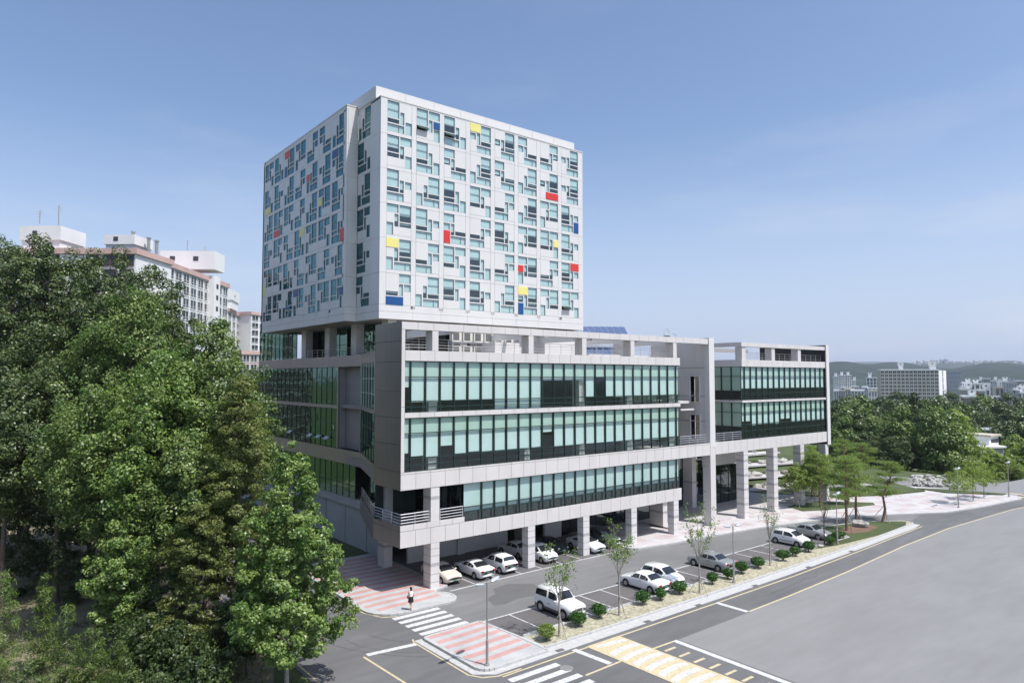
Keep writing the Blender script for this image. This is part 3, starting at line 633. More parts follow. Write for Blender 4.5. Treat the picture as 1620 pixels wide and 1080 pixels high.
# blue banner over the entrance
bn = tag(MB().box(0, 3.0, 0, .05, 0, 1.5).build('banner', mat('banner_blue', (.06, .22, .42), .6, c2=(.22, .42, .58), scale=1.6, stretch=(.25, 1, 3))), 'blue printed banner hung over the entrance between the two left tall columns', 'banner')
bn.location = (66.0, 55.6, 6.3)
for z in (.35, .7, 1.05):
    b = MB()
    for k in range(9):
        b.box(.25+k*.28, .25+k*.28+.18, -.012, -.002, z, z+.16)
    o = b.build('banner_mark', M['platew'], bn)
for x, z in ((50.3, 1.7),): bobj('wall_vent', MB().box(x-2.9, x-2.0, 57.93, 57.98, 2.1, 2.6), M['black'])

# ------------------------------------------------------------------ ground and roads
def structure(name, mb, m, parent=None):
    o = mb.build(name, m, parent)
    if parent is None: o['kind'] = 'structure'
    return o
def ground_h(x, y):
    # flat campus, falling away into the valley to the right and rising slightly in the wood behind
    import math as mm
    d = max(0, (x-138)/70.); h = -.03-19*min(1, d)**1.5 if y < 400 else -.03-19*min(1, d)**1.5
    e = max(0, (y-230)/120.); h -= 6*min(1, e) if x > 60 else 0
    return h
def gnd():
    xs = sorted(set([-12000, -5000, -2000, -800, -400]+list(range(-200, 400, 12))+[400, 500, 700, 1000, 1500, 2500, 4000, 7000, 12000]))
    ys = sorted(set([-12000, -4000, -1500, -600, -200]+list(range(-100, 400, 12))+[400, 500, 700, 1000, 1500, 2500, 4000, 7000, 12000]))
    v = [(x, y, ground_h(x, y)) for x in xs for y in ys]; n = len(ys)
    f = [(i*n+j, (i+1)*n+j, (i+1)*n+j+1, i*n+j+1) for i in range(len(xs)-1) for j in range(n-1)]
    mb = MB(); mb.v = v; mb.f = f; mb.m = [0]*len(f); return mb
structure('ground', gnd(), M['grass'])
structure('wood_floor', MB().prism([(-60, 38), (13, 36), (15.8, 44), (15.6, 110), (-60, 130)], -.028, -.01), M['soil'])
structure('side_road', MB().prism([(16.3, -60), (25.6, -60), (25.6, 130), (16.3, 130)], -.02, 0), M['asph_dark'])
structure('main_road', MB().prism([(25.6, -60), (150, -60), (150, 33.2), (125, 34.4), (103.9, 38.5), (92, 36.9), (89.5, 36.2), (72, 34.4), (46.7, 34.1), (25.6, 34.1)], -.02, 0), M['asph_dark'])
structure('forecourt', MB().prism([(38.2, -60), (150, -60), (150, 25), (128, 29.5), (109, 31.2), (90, 31.9), (77.6, 31.6), (63.5, 30.7), (52.8, 30.3), (46.7, 30.15), (38.2, 30.05)], .0, .004), M['asph_light'])
lot = structure('parking_lot', MB().prism([(25.6, 36), (80, 36), (92, 36.5), (104, 38.5), (96, 45), (90, 53), (70, 56), (28, 64), (25.6, 64)], -.02, .002), M['asph_lot'])
structure('service_road', MB().prism([(120, 35), (134, 33.5), (150, 25), (240, 25), (240, 29), (136, 40), (128, 60), (123, 64), (118, 60), (122, 46)], -.02, -.003), M['asph_light'])
def strip(pts, wd, z0, z1, parent, m, name):
    for p, q in zip(pts, pts[1:]):
        d = Vector((q[0]-p[0], q[1]-p[1])); d.normalize(); n = Vector((-d.y, d.x))*wd/2
        MB().prism([(p[0]+n.x, p[1]+n.y), (q[0]+n.x, q[1]+n.y), (q[0]-n.x, q[1]-n.y), (p[0]-n.x, p[1]-n.y)], z0, z1).build(name, m, parent)
mk = tag(empty('road_marking'), kind='structure')
for i in range(5):
    x = 25.05; y = 45.7-i*.95; MB().prism([(x, y-.02), (x+3.95, y), (x+3.95, y-.5), (x, y-.52)], .002, .009).build('crosswalk_stripe', M['line'], mk)
for i in range(6):
    y = 32.4-i*.98; MB().prism([(25.4, y), (29.2, y), (29.2, y-.48), (25.4, y-.48)], .0, .008).build('crosswalk_stripe', M['line'], mk)
strip([(20.6, 40.75), (24.05, 40.35)], .42, 0, .008, mk, M['line'], 'stop_line')
strip([(20.3, 40.6), (20.6, 33), (20.7, 20)], .15, 0, .006, mk, M['yline'], 'centre_line')
strip([(31.5, 33.2), (31.75, 30.2)], .42, 0, .008, mk, M['line'], 'stop_line'); strip([(46.7, 33.0), (46.75, 30.3)], .42, 0, .010, mk, M['line'], 'stop_line')
strip([(29.5, 32.9), (36.1, 32.95), (46.3, 32.95), (58.6, 33.05), (73.2, 33.6), (83.2, 34.1), (89.5, 34.4)], .14, 0, .0065, mk, M['yline'], 'edge_line')
strip([(25.4, 32.85), (29.5, 32.9)], .12, 0, .0065, mk, M['yline'], 'edge_line')
strip([(46.9, 30.25), (52.8, 30.35), (63.5, 30.75), (77.6, 31.65), (90.8, 32.0), (109.9, 31.2), (130, 28.6)], .16, 0, .0095, mk, M['yline'], 'centre_line')
strip([(29.4, 29.95), (32.6, 30.05)], .16, 0, .0075, mk, M['yline'], 'centre_line'); strip([(35.2, 30.1), (37.9, 30.05)], .16, 0, .0075, mk, M['yline'], 'centre_line')
# yellow and white striped speed table
MB().prism([(32.45, 33.0), (35.55, 33.0), (35.9, 18), (32.7, 18)], .0, .03).build('hump_patch', M['yline'], mk)
for i in range(15):
    y = 32.2-i*.98
    if y > 31.6: pts = [(32.9, y+.42), (33.6, y+.48), (35.3, y+.25), (35.35, y-.15), (33.7, y), (32.95, y+.2)]
    else: pts = [(32.75, y+.05), (33.6, y+.28), (34.6, y+.33), (35.45, y+.22), (35.45, y-.25), (34.6, y-.16), (33.6, y-.22), (32.75, y-.4)]
    MB().prism(pts, .03, .036).build('hump_stripe', M['line'], mk)
strip([(37.85, 30.1), (37.7, 15)], .42, 0, .012, mk, M['line'], 'stop_line')
for i in range(9): strip([(35.95, 29.35-i*1.13), (37.0, 29.35-i*1.13)], .2, 0, .008, mk, M['yline'], 'dash')
for x0, x1 in ((122.5, 124), (125, 126.5)): strip([(x0, 31), (x0+.3, 36)], .9, 0, .012, mk, M['yline'], 'dash')
# parking bays
bayx = [29.9+2.4*k for k in range(19)]
MB().prism([(30.2, 36.9), (76.3, 36.9), (76.3, 41), (30.2, 41)], .002, .0065).build('bay_surface', M['bay'], mk)
MB().prism([(32.6, 48.9), (53.9, 48.9), (53.9, 54.5), (32.6, 54.5)], .002, .0065).build('bay_surface', M['bay'], mk)
strip([(29.4, 41), (53, 41), (76.5, 41.15)], .13, .0, .0115, mk, M['line'], 'bay_line')
for x in bayx: strip([(x, 40.93), (x, 37.0)], .11, .0, .0115, mk, M['line'], 'bay_line')
strip([(32.0, 48.45), (42.5, 48.7), (53.8, 48.75)], .12, .0, .0115, mk, M['line'], 'bay_line')
for k in range(8): 
    x = 34.7+2.55*k
    strip([(x, 48.65), (x, 53.6)], .11, .0, .0115, mk, M['line'], 'bay_line')
MB().prism([(30.6, 42.9), (31.5, 42.6), (33.2, 43.1), (35.3, 42.7), (36.4, 43.6), (36.6, 45.4), (34.9, 46.7), (33.1, 46.3), (32.5, 45.2), (31.2, 44.6)], .002, .005).build('asphalt_patch', asphalt('asphalt_patch', (.115, .115, .115), .1), mk).location = (2.0, .4, 0)
# oil and leaf stains on the bays: thin dark speckled patches
for (x, y) in ((30.6, 39), (32.8, 38.3), (38, 38.1), (40.2, 37.5), (42.6, 37.6), (50, 37.7), (57, 37.7), (60, 37.8), (66.2, 39.2)):
    b = MB()
    for k in range(60):
        cx, cy = x+rnd.gauss(0, .75), y+rnd.gauss(0, .5); r = rnd.uniform(.03, .16)
        if cy < 37: continue
        a0 = rnd.random()*6; b.face([(cx+r*rnd.uniform(.5, 1.3)*math.cos(a0+t), cy+r*.6*rnd.uniform(.5, 1.3)*math.sin(a0+t), .0125) for t in (0, 1.2, 2.4, 3.6, 4.9)])
    tag(b.build('ground_stain', M['joint'], mk), kind='stuff')
for (x, y) in ((30.7, 33.65), (39.2, 33.6), (45.1, 33.5), (53, 33.6), (62, 33.7), (71, 34.0)):
    MB().box(x-.3, x+.3, y-.17, y+.17, .004, .03).build('drain_grate', M['joint'], mk)
b = MB(); b.tube([(29.2, 31.4, .0), (29.2, 31.4, .012)], .42, 20); b.build('manhole_cover', M['steel'], mk)
# tyre marks and crack lines
tm = mat('tyre_mark', (.085, .085, .085), .8, c2=(.13, .13, .13), scale=2); ck = mat('crack_fill', (.06, .06, .06), .9)
for cx, cy, r, a0, a1 in ((27.2, 44.5, 6.6, 185, 250), (27.4, 44.8, 5.2, 190, 245), (31, 47.5, 12, 195, 235), (33.5, 28, 5, 120, 170)):
    pts = [(cx+r*math.cos(math.radians(a0+(a1-a0)*i/14)), cy+r*math.sin(math.radians(a0+(a1-a0)*i/14))) for i in range(15)]; pts = [p for p in pts if p[0] < 24]
    strip(pts, .13, 0, .0035, mk, tm, 'tyre_mark') if len(pts) > 1 else None
for x0, y0, x1, y1 in ((36, 44.2, 40.5, 42.2), (40.5, 42.2, 41.5, 43.5), (45, 43, 52, 42.6), (58, 43.5, 63, 44.6), (52, 31.6, 60, 31.9)):
    n = 9; pts = [(x0+(x1-x0)*i/n+rnd.uniform(-.1, .1), y0+(y1-y0)*i/n+rnd.uniform(-.14, .14)) for i in range(n+1)]
    strip(pts, .035, .0, .0062, mk, ck, 'asphalt_crack')
# kerbed surfaces
def kerb_plate(name, poly, top, h=.12, kw=.18, kerbm='kerb', ring=True):
    o = structure(name, MB().prism(poly, -.02, h), M[top])
    if ring:
        n = len(poly)
        for i in range(n):
            p, q = Vector(poly[i]), Vector(poly[(i+1) % n]); d = (q-p); L = d.length
            if L < .05: continue
            k = max(1, int(L/1.0)) if L < 60 else 1
            d.normalize(); nn = Vector((-d.y, d.x))*kw/2
            for j in range(k):
                a = p+(q-p)*(j/k)+d*.012; c = p+(q-p)*((j+1)/k)-d*.012
                MB().prism([tuple(a+nn), tuple(c+nn), tuple(c-nn), tuple(a-nn)], -.02, h+.03).build('kerb_stone', M[kerbm], o)
    return o
def arcpts(cx, cy, r, a0, a1, n): return [(cx+r*math.cos(math.radians(a0+(a1-a0)*i/n)), cy+r*math.sin(math.radians(a0+(a1-a0)*i/n))) for i in range(n+1)]
pv = kerb_plate('paved_corner', [(24.3, 56)]+arcpts(26.3, 48.2, 2.2, 180, 270, 6)+[(28.9, 46.0)]+arcpts(29.9, 47.3, 1.55, -70, 60, 6)+[(31.0, 49.1), (32.4, 49.6), (32.4, 63), (24.3, 63)], 'pav')
for i in range(13):
    y = 47.35+i*1.18; pts = [(24.45 if i else 24.9, y), (26.5, y+.16), (28.4, y+.12), (30.6 if i == 0 else (30.9 if i < 2 else 32.2), y+(.3 if i < 2 else .05)), (30.6 if i == 0 else (30.9 if i < 2 else 32.2), y+(.8 if i < 2 else .6)), (28.4, y+.68), (26.5, y+.72), (24.45 if i else 24.9, y+.55)]
    MB().prism(pts, .12, .127).build('pink_stripe', M['pink'], pv)
isl = kerb_plate('paved_island', [(24.95, 40.75)]+[(24.75, 40.5), (24.75, 34.9)]+arcpts(25.6, 34.75, .85, 190, 265, 4)+[(28.6, 33.95), (29.9, 33.95), (29.9, 36.9), (29.55, 40.9)], 'pav', .14)
for i in range(6):
    y = 34.9+i*1.06; pts = [(25.0, y), (26.4, y+.02), (27.8, y+.14), (29.6, y+.22), (29.6, y+.72), (27.8, y+.64), (26.4, y+.52), (25.0, y+.5)]
    MB().prism(pts, .14, .147).build('pink_stripe', M['pink'], isl)
gut = structure('gutter', MB().prism([(24.15, 40.9), (24.7, 40.9), (24.7, 34.5), (25.5, 33.95), (29.9, 33.9), (30.1, 34.6), (46.7, 34.6), (59, 34.7), (72, 34.9), (87.7, 35.6), (90, 36), (90.3, 34.9), (87.7, 34.5), (72, 33.9), (59, 33.55), (46.7, 33.45), (30, 33.4), (25.3, 33.35), (24.2, 34.2)], -.02, .01), M['kerb'])
strip([(24.2, 41.2), (24.0, 40.7), (23.95, 34.3), (24.4, 33.5), (25.2, 33.1), (27, 33.05)], .12, 0, .014, mk, M['yline'], 'edge_line')
strip([(23.9, 52), (23.95, 48), (24.6, 46.3), (25.6, 45.75)], .12, 0, .014, mk, M['yline'], 'edge_line')
strip([(16.6, 60), (16.6, 20)], .12, 0, .014, mk, M['yline'], 'edge_line')
pl = kerb_plate('planter_strip', [(30.1, 34.5), (46.7, 34.5), (59, 34.6), (72, 34.8), (80, 35.1), (88, 35.5)]+arcpts(89.6, 36.5, 1.0, -80, 80, 4)+[(86, 39.8), (80, 41.2), (76.9, 41.2), (76.8, 36.95), (30.1, 36.75)], 'gravel', .10)
MB().prism([(68, 36.7), (76.9, 36.9), (77, 41.1), (80, 41.1), (86, 39.7), (89.6, 37.4), (90.3, 36.5), (88, 35.6), (80, 35.3), (72, 35.9)], .10, .115).build('lawn_patch', M['grass'], pl)
MB().prism([(78.4, 37.6), (81, 36.8), (84.5, 37.2), (85, 38.7), (82, 39.6), (79, 39.4)], .115, .125).build('soil_patch', M['dirt'], pl)
for k in range(19):     # wheel stops
    MB().box(bayx[0]+2.4*k-1.9, bayx[0]+2.4*k-.5, 36.85, 37.05, .0, .13).build('wheel_stop', M['kerb'], pl) if k else None
pz = kerb_plate('plaza', [(54.0, 48.6), (54.6, 48.0), (58.7, 47.3), (64.2, 46.8), (73.4, 45.7), (83.7, 43.4), (92.7, 40.0), (100.4, 35.8), (108.8, 34.2), (120.4, 32.9), (123, 34.2), (122, 42), (119, 50), (112, 62), (104, 72), (84, 72), (54.0, 64)], 'plaza', .12)
for i in range(16):
    x = 55.5+i*4.1
    y0 = np.interp(x, [54, 64, 73.4, 83.7, 92.7, 100, 109, 121], [48.6, 46.8, 45.7, 43.4, 40, 35.8, 34.2, 32.9])+1.4
    y1 = np.interp(x, [54, 96, 112, 121], [54, 56, 56, 44])
    if y1-y0 > 1:
        for j in range(int((y1-y0)/3.2)+1):
            ya = y0+j*3.2; MB().prism([(x, ya), (x+2.6, ya-.3), (x+2.8, ya+1.2), (x+.2, ya+1.5)], .12, .127).build('pink_stripe', M['plazap'], pz)
structure('hall_floor', MB().prism([(64.2, 50.6), (97, 50.6), (97, 64), (64.2, 64)], .12, .3), M['plaza'])
lw = structure('lawn', MB().prism([(86.5, 47.6), (90, 46.0), (95, 44.6), (98.6, 43.8), (99.8, 44.6), (97, 48), (92, 50.4), (88, 50.6)], .12, .2), M['grass'])
lw2 = structure('lawn', MB().prism([(117, 41.5), (121.5, 35.5), (122.6, 35.4), (122.4, 37), (120.5, 42.5), (118, 46)], .12, .25), M['grass'])

# ------------------------------------------------------------------ cars
CARS = {
 # x, zbottom, zbelt, ztop, halfwidth, roof halfwidth
 'sedan': dict(st=[(-2.24,.36,.70,.76,.70,.62),(-2.17,.26,.86,.90,.79,.70),(-1.95,.22,.93,.965,.84,.74),(-1.38,.2,.94,.985,.87,.76),(-.72,.2,.94,1.36,.875,.60),(-.1,.2,.93,1.42,.875,.62),(.42,.2,.92,1.375,.87,.60),(1.12,.2,.89,.955,.865,.75),(1.85,.22,.78,.83,.84,.70),(2.12,.25,.68,.73,.78,.62),(2.22,.32,.58,.62,.66,.5)], roof=(4,6), wheels=(-1.32,1.33), r=.31),
 'hatch': dict(st=[(-1.90,.34,.80,.86,.70,.62),(-1.84,.26,.92,.98,.79,.70),(-1.66,.22,.96,1.05,.82,.72),(-1.60,.2,.96,1.10,.83,.70),(-1.38,.2,.96,1.46,.84,.60),(-.3,.2,.95,1.52,.85,.63),(.35,.2,.94,1.47,.85,.61),(1.10,.2,.92,1.0,.84,.73),(1.62,.22,.80,.86,.82,.68),(1.84,.25,.68,.74,.75,.6),(1.92,.32,.56,.6,.64,.5)], roof=(4,6), wheels=(-1.2,1.2), r=.3),
 'coupe': dict(st=[(-2.18,.36,.74,.80,.70,.62),(-2.12,.26,.86,.92,.79,.72),(-1.95,.22,.94,.985,.83,.76),(-1.5,.2,.94,1.0,.86,.76),(-.62,.2,.94,1.30,.865,.58),(-.1,.2,.93,1.34,.865,.6),(.3,.2,.92,1.30,.865,.58),(1.05,.2,.88,.94,.86,.74),(1.85,.22,.76,.80,.83,.70),(2.12,.25,.66,.70,.77,.62),(2.2,.32,.56,.6,.66,.5)], roof=(4,6), wheels=(-1.28,1.33), r=.31),
 'suv': dict(st=[(-2.0,.5,1.0,1.06,.78,.72),(-1.95,.42,1.12,1.2,.86,.76),(-1.9,.4,1.14,1.3,.87,.74),(-1.86,.38,1.14,1.5,.88,.73),(-1.78,.38,1.14,1.76,.88,.70),(-.4,.36,1.13,1.84,.88,.72),(.32,.36,1.12,1.76,.88,.69),(.78,.36,1.10,1.17,.88,.76),(1.6,.4,1.04,1.1,.86,.70),(1.95,.42,.96,1.02,.80,.66),(2.05,.5,.8,.85,.72,.6)], roof=(4,6), wheels=(-1.2,1.3), r=.38),
}
def wheel(parent, x, y, r):
    s = 1 if y > 0 else -1
    b = MB(); b.tube([(0, -.1, 0), (0, -.09, 0), (0, .09, 0), (0, .1, 0)], [r-.03, r, r, r-.03], 18); t = b.build('wheel', M['tyre'], parent); t.location = (x, y, r)
    b = MB(); b.tube([(0, s*.085, 0), (0, s*.112, 0)], [r*.62, r*.56], 14)
    ri = b.build('rim', M['rim'], t)
    h = MB()
    for k in range(5):
        a = k*2*math.pi/5; h.blob((math.cos(a)*r*.36, s*.114, math.sin(a)*r*.36), (.035, .004, .035), 6, 3)
    h.build('rim_hole', M['black'], t)
def make_car(kind, paint, label, group=None, cat='car'):
    K = CARS[kind]; st = K['st']; name = {'suv': 'off_road_car', 'hatch': 'hatchback_car', 'coupe': 'parked_car', 'sedan': 'parked_car'}[kind]
    root = tag(empty(name), label, cat, group)
    def ring(s):
        x, zb, zt_, z, hw, rw = s
        return [(0, zb), (hw*.88, zb), (hw*.985, zb+.10), (hw, zb+(zt_-zb)*.55), (hw*.965, zt_), (rw, z-.06 if z-zt_ > .2 else z-.02), (rw*.82, z), (0, z+.025)]
    rings = [[(s[0], y, z) for y, z in ring(s)] for s in st]
    b = MB()
    for i in range(len(rings)-1):
        for k in range(7):
            a, c, d, e = rings[i][k], rings[i][k+1], rings[i+1][k+1], rings[i+1][k]
            b.face([a, c, d, e][::-1]); mir = lambda p: (p[0], -p[1], p[2]); b.face([mir(a), mir(c), mir(d), mir(e)])
    for ri, fl in ((rings[0], 1), (rings[-1], 0)):
        p = ri+[(q[0], -q[1], q[2]) for q in ri[-2:0:-1]]; b.face(p if not fl else p[::-1])
    me = b.mesh('body', paint, True); weld(me); link('body', me, root)
    def patch(i, k, u0, u1, v0, v1, off):
        A, Bp, C, D = [Vector(p) for p in (rings[i][k], rings[i+1][k], rings[i+1][k+1], rings[i][k+1])]
        q = lambda u, v: (A*(1-u)+Bp*u)*(1-v)+(D*(1-u)+C*u)*v
        pts = [q(u0, v0), q(u1, v0), q(u1, v1), q(u0, v1)]
        n = (pts[1]-pts[0]).cross(pts[3]-pts[0]).normalized()
        cen = sum(pts, Vector())/4
        if n.dot(Vector((cen.x*.2, cen.y, cen.z-.6))) < 0: n = -n
        return [p+n*off for p in pts]
    r0, r1 = K['roof']
    for sgn in (1, -1):
        def side(i0, spans):
            b = MB()
            for (i, u0, u1, v0, v1) in spans:
                pts = patch(i, 4, u0, u1, v0, v1, .012)
                b.face([(p.x, p.y*sgn, p.z) for p in pts])
            return b
        side(0, [(r0-1, .55, .97, .1, .78), (r0, .0, .88, .1, .84)]).build('side_window', M['carglass'], root)
        side(0, [(r0+1, .04, 1, .1, .84), (r1, .0, .5, .1, .80)]).build('side_window', M['carglass'], root)
    for nm, i, lo, hi in (('rear_window', r0-1, .12, .92), ('windscreen', r1, .1, .92)):
        b = MB()
        for sgn in (1, -1):
            for k, (v0, v1) in ((5, (.5, 1)), (6, (0, 1))):
                pts = patch(i, k, lo, hi, v0, v1, .014); b.face([(p.x, p.y*sgn, p.z) for p in pts])
        b.build(nm, M['carglass'], root)
    xf, xr = st[-1][0], st[0][0]; zf = st[-2][3]; hwf = st[-2][4]
    for s in (1, -1):
        zz = .62 if kind != 'suv' else .82
        MB().blob((xf-.12, s*hwf*.74, zz), (.11, .17, .085), 10, 6).build('headlight', M['hl'], root)
        zz = .80 if kind != 'suv' else .95
        MB().box(xr-.0, xr+.12, s*.62-.13, s*.62+.13, zz-.09, zz+.07).build('taillight', M['tl'], root)
        mi = K['st'][r1+1][0]-.25
        MB().blob((mi, s*(.95), st[r1+1][2]+.07), (.08, .1, .065), 8, 5).build('mirror', paint, root)
        MB().box(-.35, -.15, s*.885-.01, s*.885+.01, .8, .83).build('door_handle', M['black'], root)
        b = MB()
        for xw in K['wheels']:
            hw = .878 if kind != 'hatch' else .85
            pts = [(xw+(K['r']+.06)*math.cos(t), s*(hw+.004), K['r']+(K['r']+.06)*math.sin(t)) for t in [math.pi*k/12 for k in range(13)]]
            b.face(pts+[(xw-(K['r']+.06), s*(hw+.004), .22), (xw+(K['r']+.06), s*(hw+.004), .22)])
        b.build('wheel_arch', M['black'], root)
        MB().box(K['wheels'][0]+.45, K['wheels'][1]-.45, s*.868-.012, s*.868+.012, .48, .52).build('side_strip', M['black'] if kind in ('hatch', 'suv') else paint, root)
    MB().box(xf-.02, xf+.03, -.32, .32, .50, .58).build('grille', M['black'], root)
    MB().box(xf-.0, xf+.035, -.17, .17, .38, .46).build('number_plate', M['plate'], root)
    MB().box(xr-.03, xr+.02, -.17, .17, .63, .71).build('number_plate', M['plate'], root)
    MB().box(xf-.05, xf+.02, -.6, .6, .33, .36).build('bumper_line', M['black'], root)
    MB().box(-1.7, 1.7, -.7, .7, .16, .22).build('underbody', M['black'], root)
    for xw in K['wheels']:
        for s in (1, -1): wheel(root, xw, s*(.80 if kind != 'hatch' else .775), K['r'])
    if kind == 'suv':
        b = MB()
        for y in (-.3, .3): b.tube([(2.02, y, .4), (2.14, y, .5), (2.14, y, 1.0), (2.0, y, 1.06)], .035, 6)
        for z in (.55, .95): b.tube([(2.14, -.45, z), (2.14, .45, z)], .035, 6)
        b.build('bull_bar', M['carwhite'], root)
        MB().box(-1.85, 1.8, -.89, -.85, .36, .52).box(-1.85, 1.8, .85, .89, .36, .52).build('side_cladding', M['joint'], root)
    return root
N, S_ = math.pi/2, -math.pi/2
carsp = [
 ('suv', 'carwhite', 35.45, 38.85, S_, 'white three-door off-road car with bull bar parked alone near the striped island', 'off-road car'),
 ('sedan', 'carwhite', 45.15, 38.95, N, 'white saloon parked with its red tail light towards the planted strip', 'car'),
 ('hatch', 'carwhite', 47.45, 39.0, S_, 'small white saloon car facing the planted strip beside the white saloon', 'car'),
 ('sedan', 'carsilver', 54.9, 39.3, N, 'grey-silver saloon standing alone in the middle bays with its boot to the road', 'car'),
 ('hatch', 'carwhite', 69.05, 39.5, S_, 'white compact hatchback with dark side strip facing the planted strip', 'car'),
 ('sedan', 'carsilver', 73.9, 39.9, S_, 'silver saloon in the last bay next to the pine lawn', 'car'),
 ('sedan', 'carbeige', 33.2, 51.75, S_, 'beige saloon half hidden by the corner column, bonnet outwards', 'car'),
 ('coupe', 'carwhite', 36.25, 51.1, N, 'white coupe under the podium edge with dark red tail lights', 'car'),
 ('hatch', 'carwhite', 39.0, 51.0, N, 'white rounded car with boot outwards, third from the corner column', 'car'),
 ('sedan', 'carwhite', 43.5, 54.0, N, 'shaded pale saloon parked deeper under the podium behind the second column', 'car'),
 ('hatch', 'carwhite', 44.2, 51.3, S_, 'white car behind the roadside tree, right of the second column', 'car'),
 ('coupe', 'cardark', 47.3, 53.4, S_, 'dark car in the shade left of the third column', 'car'),
 ('coupe', 'carwhite', 50.4, 51.3, S_, 'white low coupe with bonnet out just right of the third column', 'car'),
 ('suv', 'cardark', 53.2, 51.6, S_, 'dark off-road car with white wings beside the low coupe under the podium', 'off-road car'),
]
for kd, pt, x, y, rz, lb, ct in carsp:
    c = make_car(kd, M[pt], lb, 'cars parked in the car park', ct); c.location = (x, y, .012); c.rotation_euler = (0, 0, rz)

# ------------------------------------------------------------------ street lamps
def lamp(x, y, h, label, rz=0):
    r = tag(empty('street_lamp', (x, y, .1), rz), label, 'street lamp', 'twin-armed lamps of the campus')
    b = MB(); b.tube([(0,0,0),(0,0,.12),(0,0,.13),(0,0,.3)], [.16,.16,.1,.085], 12).tube([(0,0,.3),(0,0,1.55),(0,0,1.6)], [.085,.085,.055], 12).tube([(0,0,1.6),(0,0,h)], .05, 10)
    b.build('pole', M['steel'], r)
    a = MB()
    for s in (1, -1): a.tube([(s*.02,0,h-.02),(s*.25,0,h+.1),(s*.35,0,h+.02)], .022, 6)
    a.tube([(-.22,0,h+.03),(-.12,0,h+.22),(.12,0,h+.22),(.22,0,h+.03)], .015, 6)
    a.build('arm', M['steel'], r)
    for s in (1, -1):
        b = MB(); b.blob((0, 0, 0), (.46, .19, .07), 12, 6); o = b.build('lamp_head', M['lampw'], r, True); o.location = (s*.72, 0, h+.04); o.rotation_euler = (0, s*-.18, 0)
        g = MB().box(-.3, .3, -.1, .1, -.085, -.06); g.build('lamp_glass', M['hl'], o)
    return r
lamp(25.45, 34.45, 5.0, 'twin-armed lamp on the striped paved island in the foreground', .25)
lamp(52.05, 35.0, 4.8, 'twin-armed lamp in the planted strip by the grey-silver saloon', -.1)
lamp(72.6, 36.2, 5.2, 'slender lamp pole beside the pines at the end of the planted strip', .2)
lamp(105.35, 35.9, 5.2, 'twin-armed lamp on the right plaza nearer the building', .1)
lamp(120.7, 34.5, 5.0, 'farthest twin-armed lamp at the right edge of the plaza', .1)

# ------------------------------------------------------------------ foliage
def leafmesh(name, P, Nn, size, rg, m, aspect=.62, tint=None, jit=.9):
    """P (n,3) leaf centres, Nn (n,3) preferred normals; each leaf a folded diamond"""
    n = len(P)
    nn = Nn+rg.normal(0, jit, (n, 3)); nn /= np.linalg.norm(nn, axis=1)[:, None]+1e-9
    a = np.cross(nn, rg.normal(0, 1, (n, 3))); a /= np.linalg.norm(a, axis=1)[:, None]+1e-9; b = np.cross(nn, a)
    s = size*rg.uniform(.6, 1.25, n)[:, None]
    V = np.empty((n, 4, 3)); V[:, 0] = P-a*s*.5; V[:, 2] = P+a*s*.5; V[:, 1] = P+b*s*.5*aspect+nn*s*.12; V[:, 3] = P-b*s*.5*aspect+nn*s*.12
    me = bpy.data.meshes.new(name); me.vertices.add(n*4); me.vertices.foreach_set('co', V.reshape(-1))
    me.loops.add(n*4); me.loops.foreach_set('vertex_index', np.arange(n*4, dtype=np.int32))
    me.polygons.add(n); me.polygons.foreach_set('loop_start', np.arange(0, n*4, 4, dtype=np.int32)); me.polygons.foreach_set('loop_total', np.full(n, 4, dtype=np.int32))
    at = me.attributes.new('tint', 'FLOAT', 'FACE'); t = rg.uniform(0, 1, n) if tint is None else np.clip(tint+rg.normal(0, .22, n), 0, 1)
    at.data.foreach_set('value', t.astype(np.float32)); me.materials.append(m); me.update(); return me
def env_clumps(rg, nc, prof, h0, h1, lean=(0, 0), fill=.5):
    """clump centres inside a crown whose radius at fraction f of its height is prof(f)"""
    C = []
    hs = rg.uniform(0, 1, nc*6); k = 0
    R = np.array([prof(f) for f in np.linspace(0, 1, 60)]); cdf = np.cumsum(R**1.3+.02); cdf /= cdf[-1]
    for i in range(nc):
        f = np.interp(rg.random(), cdf, np.linspace(0, 1, 60)); r = prof(f)*(rg.random()**fill); a = rg.random()*2*math.pi
        q = 1+.16*math.sin(3*a+f*9)+.1*math.sin(5*a-f*14)
        C.append((r*q*math.cos(a)+lean[0]*f, r*q*math.sin(a)+lean[1]*f, h0+f*(h1-h0)))
    return np.array(C)
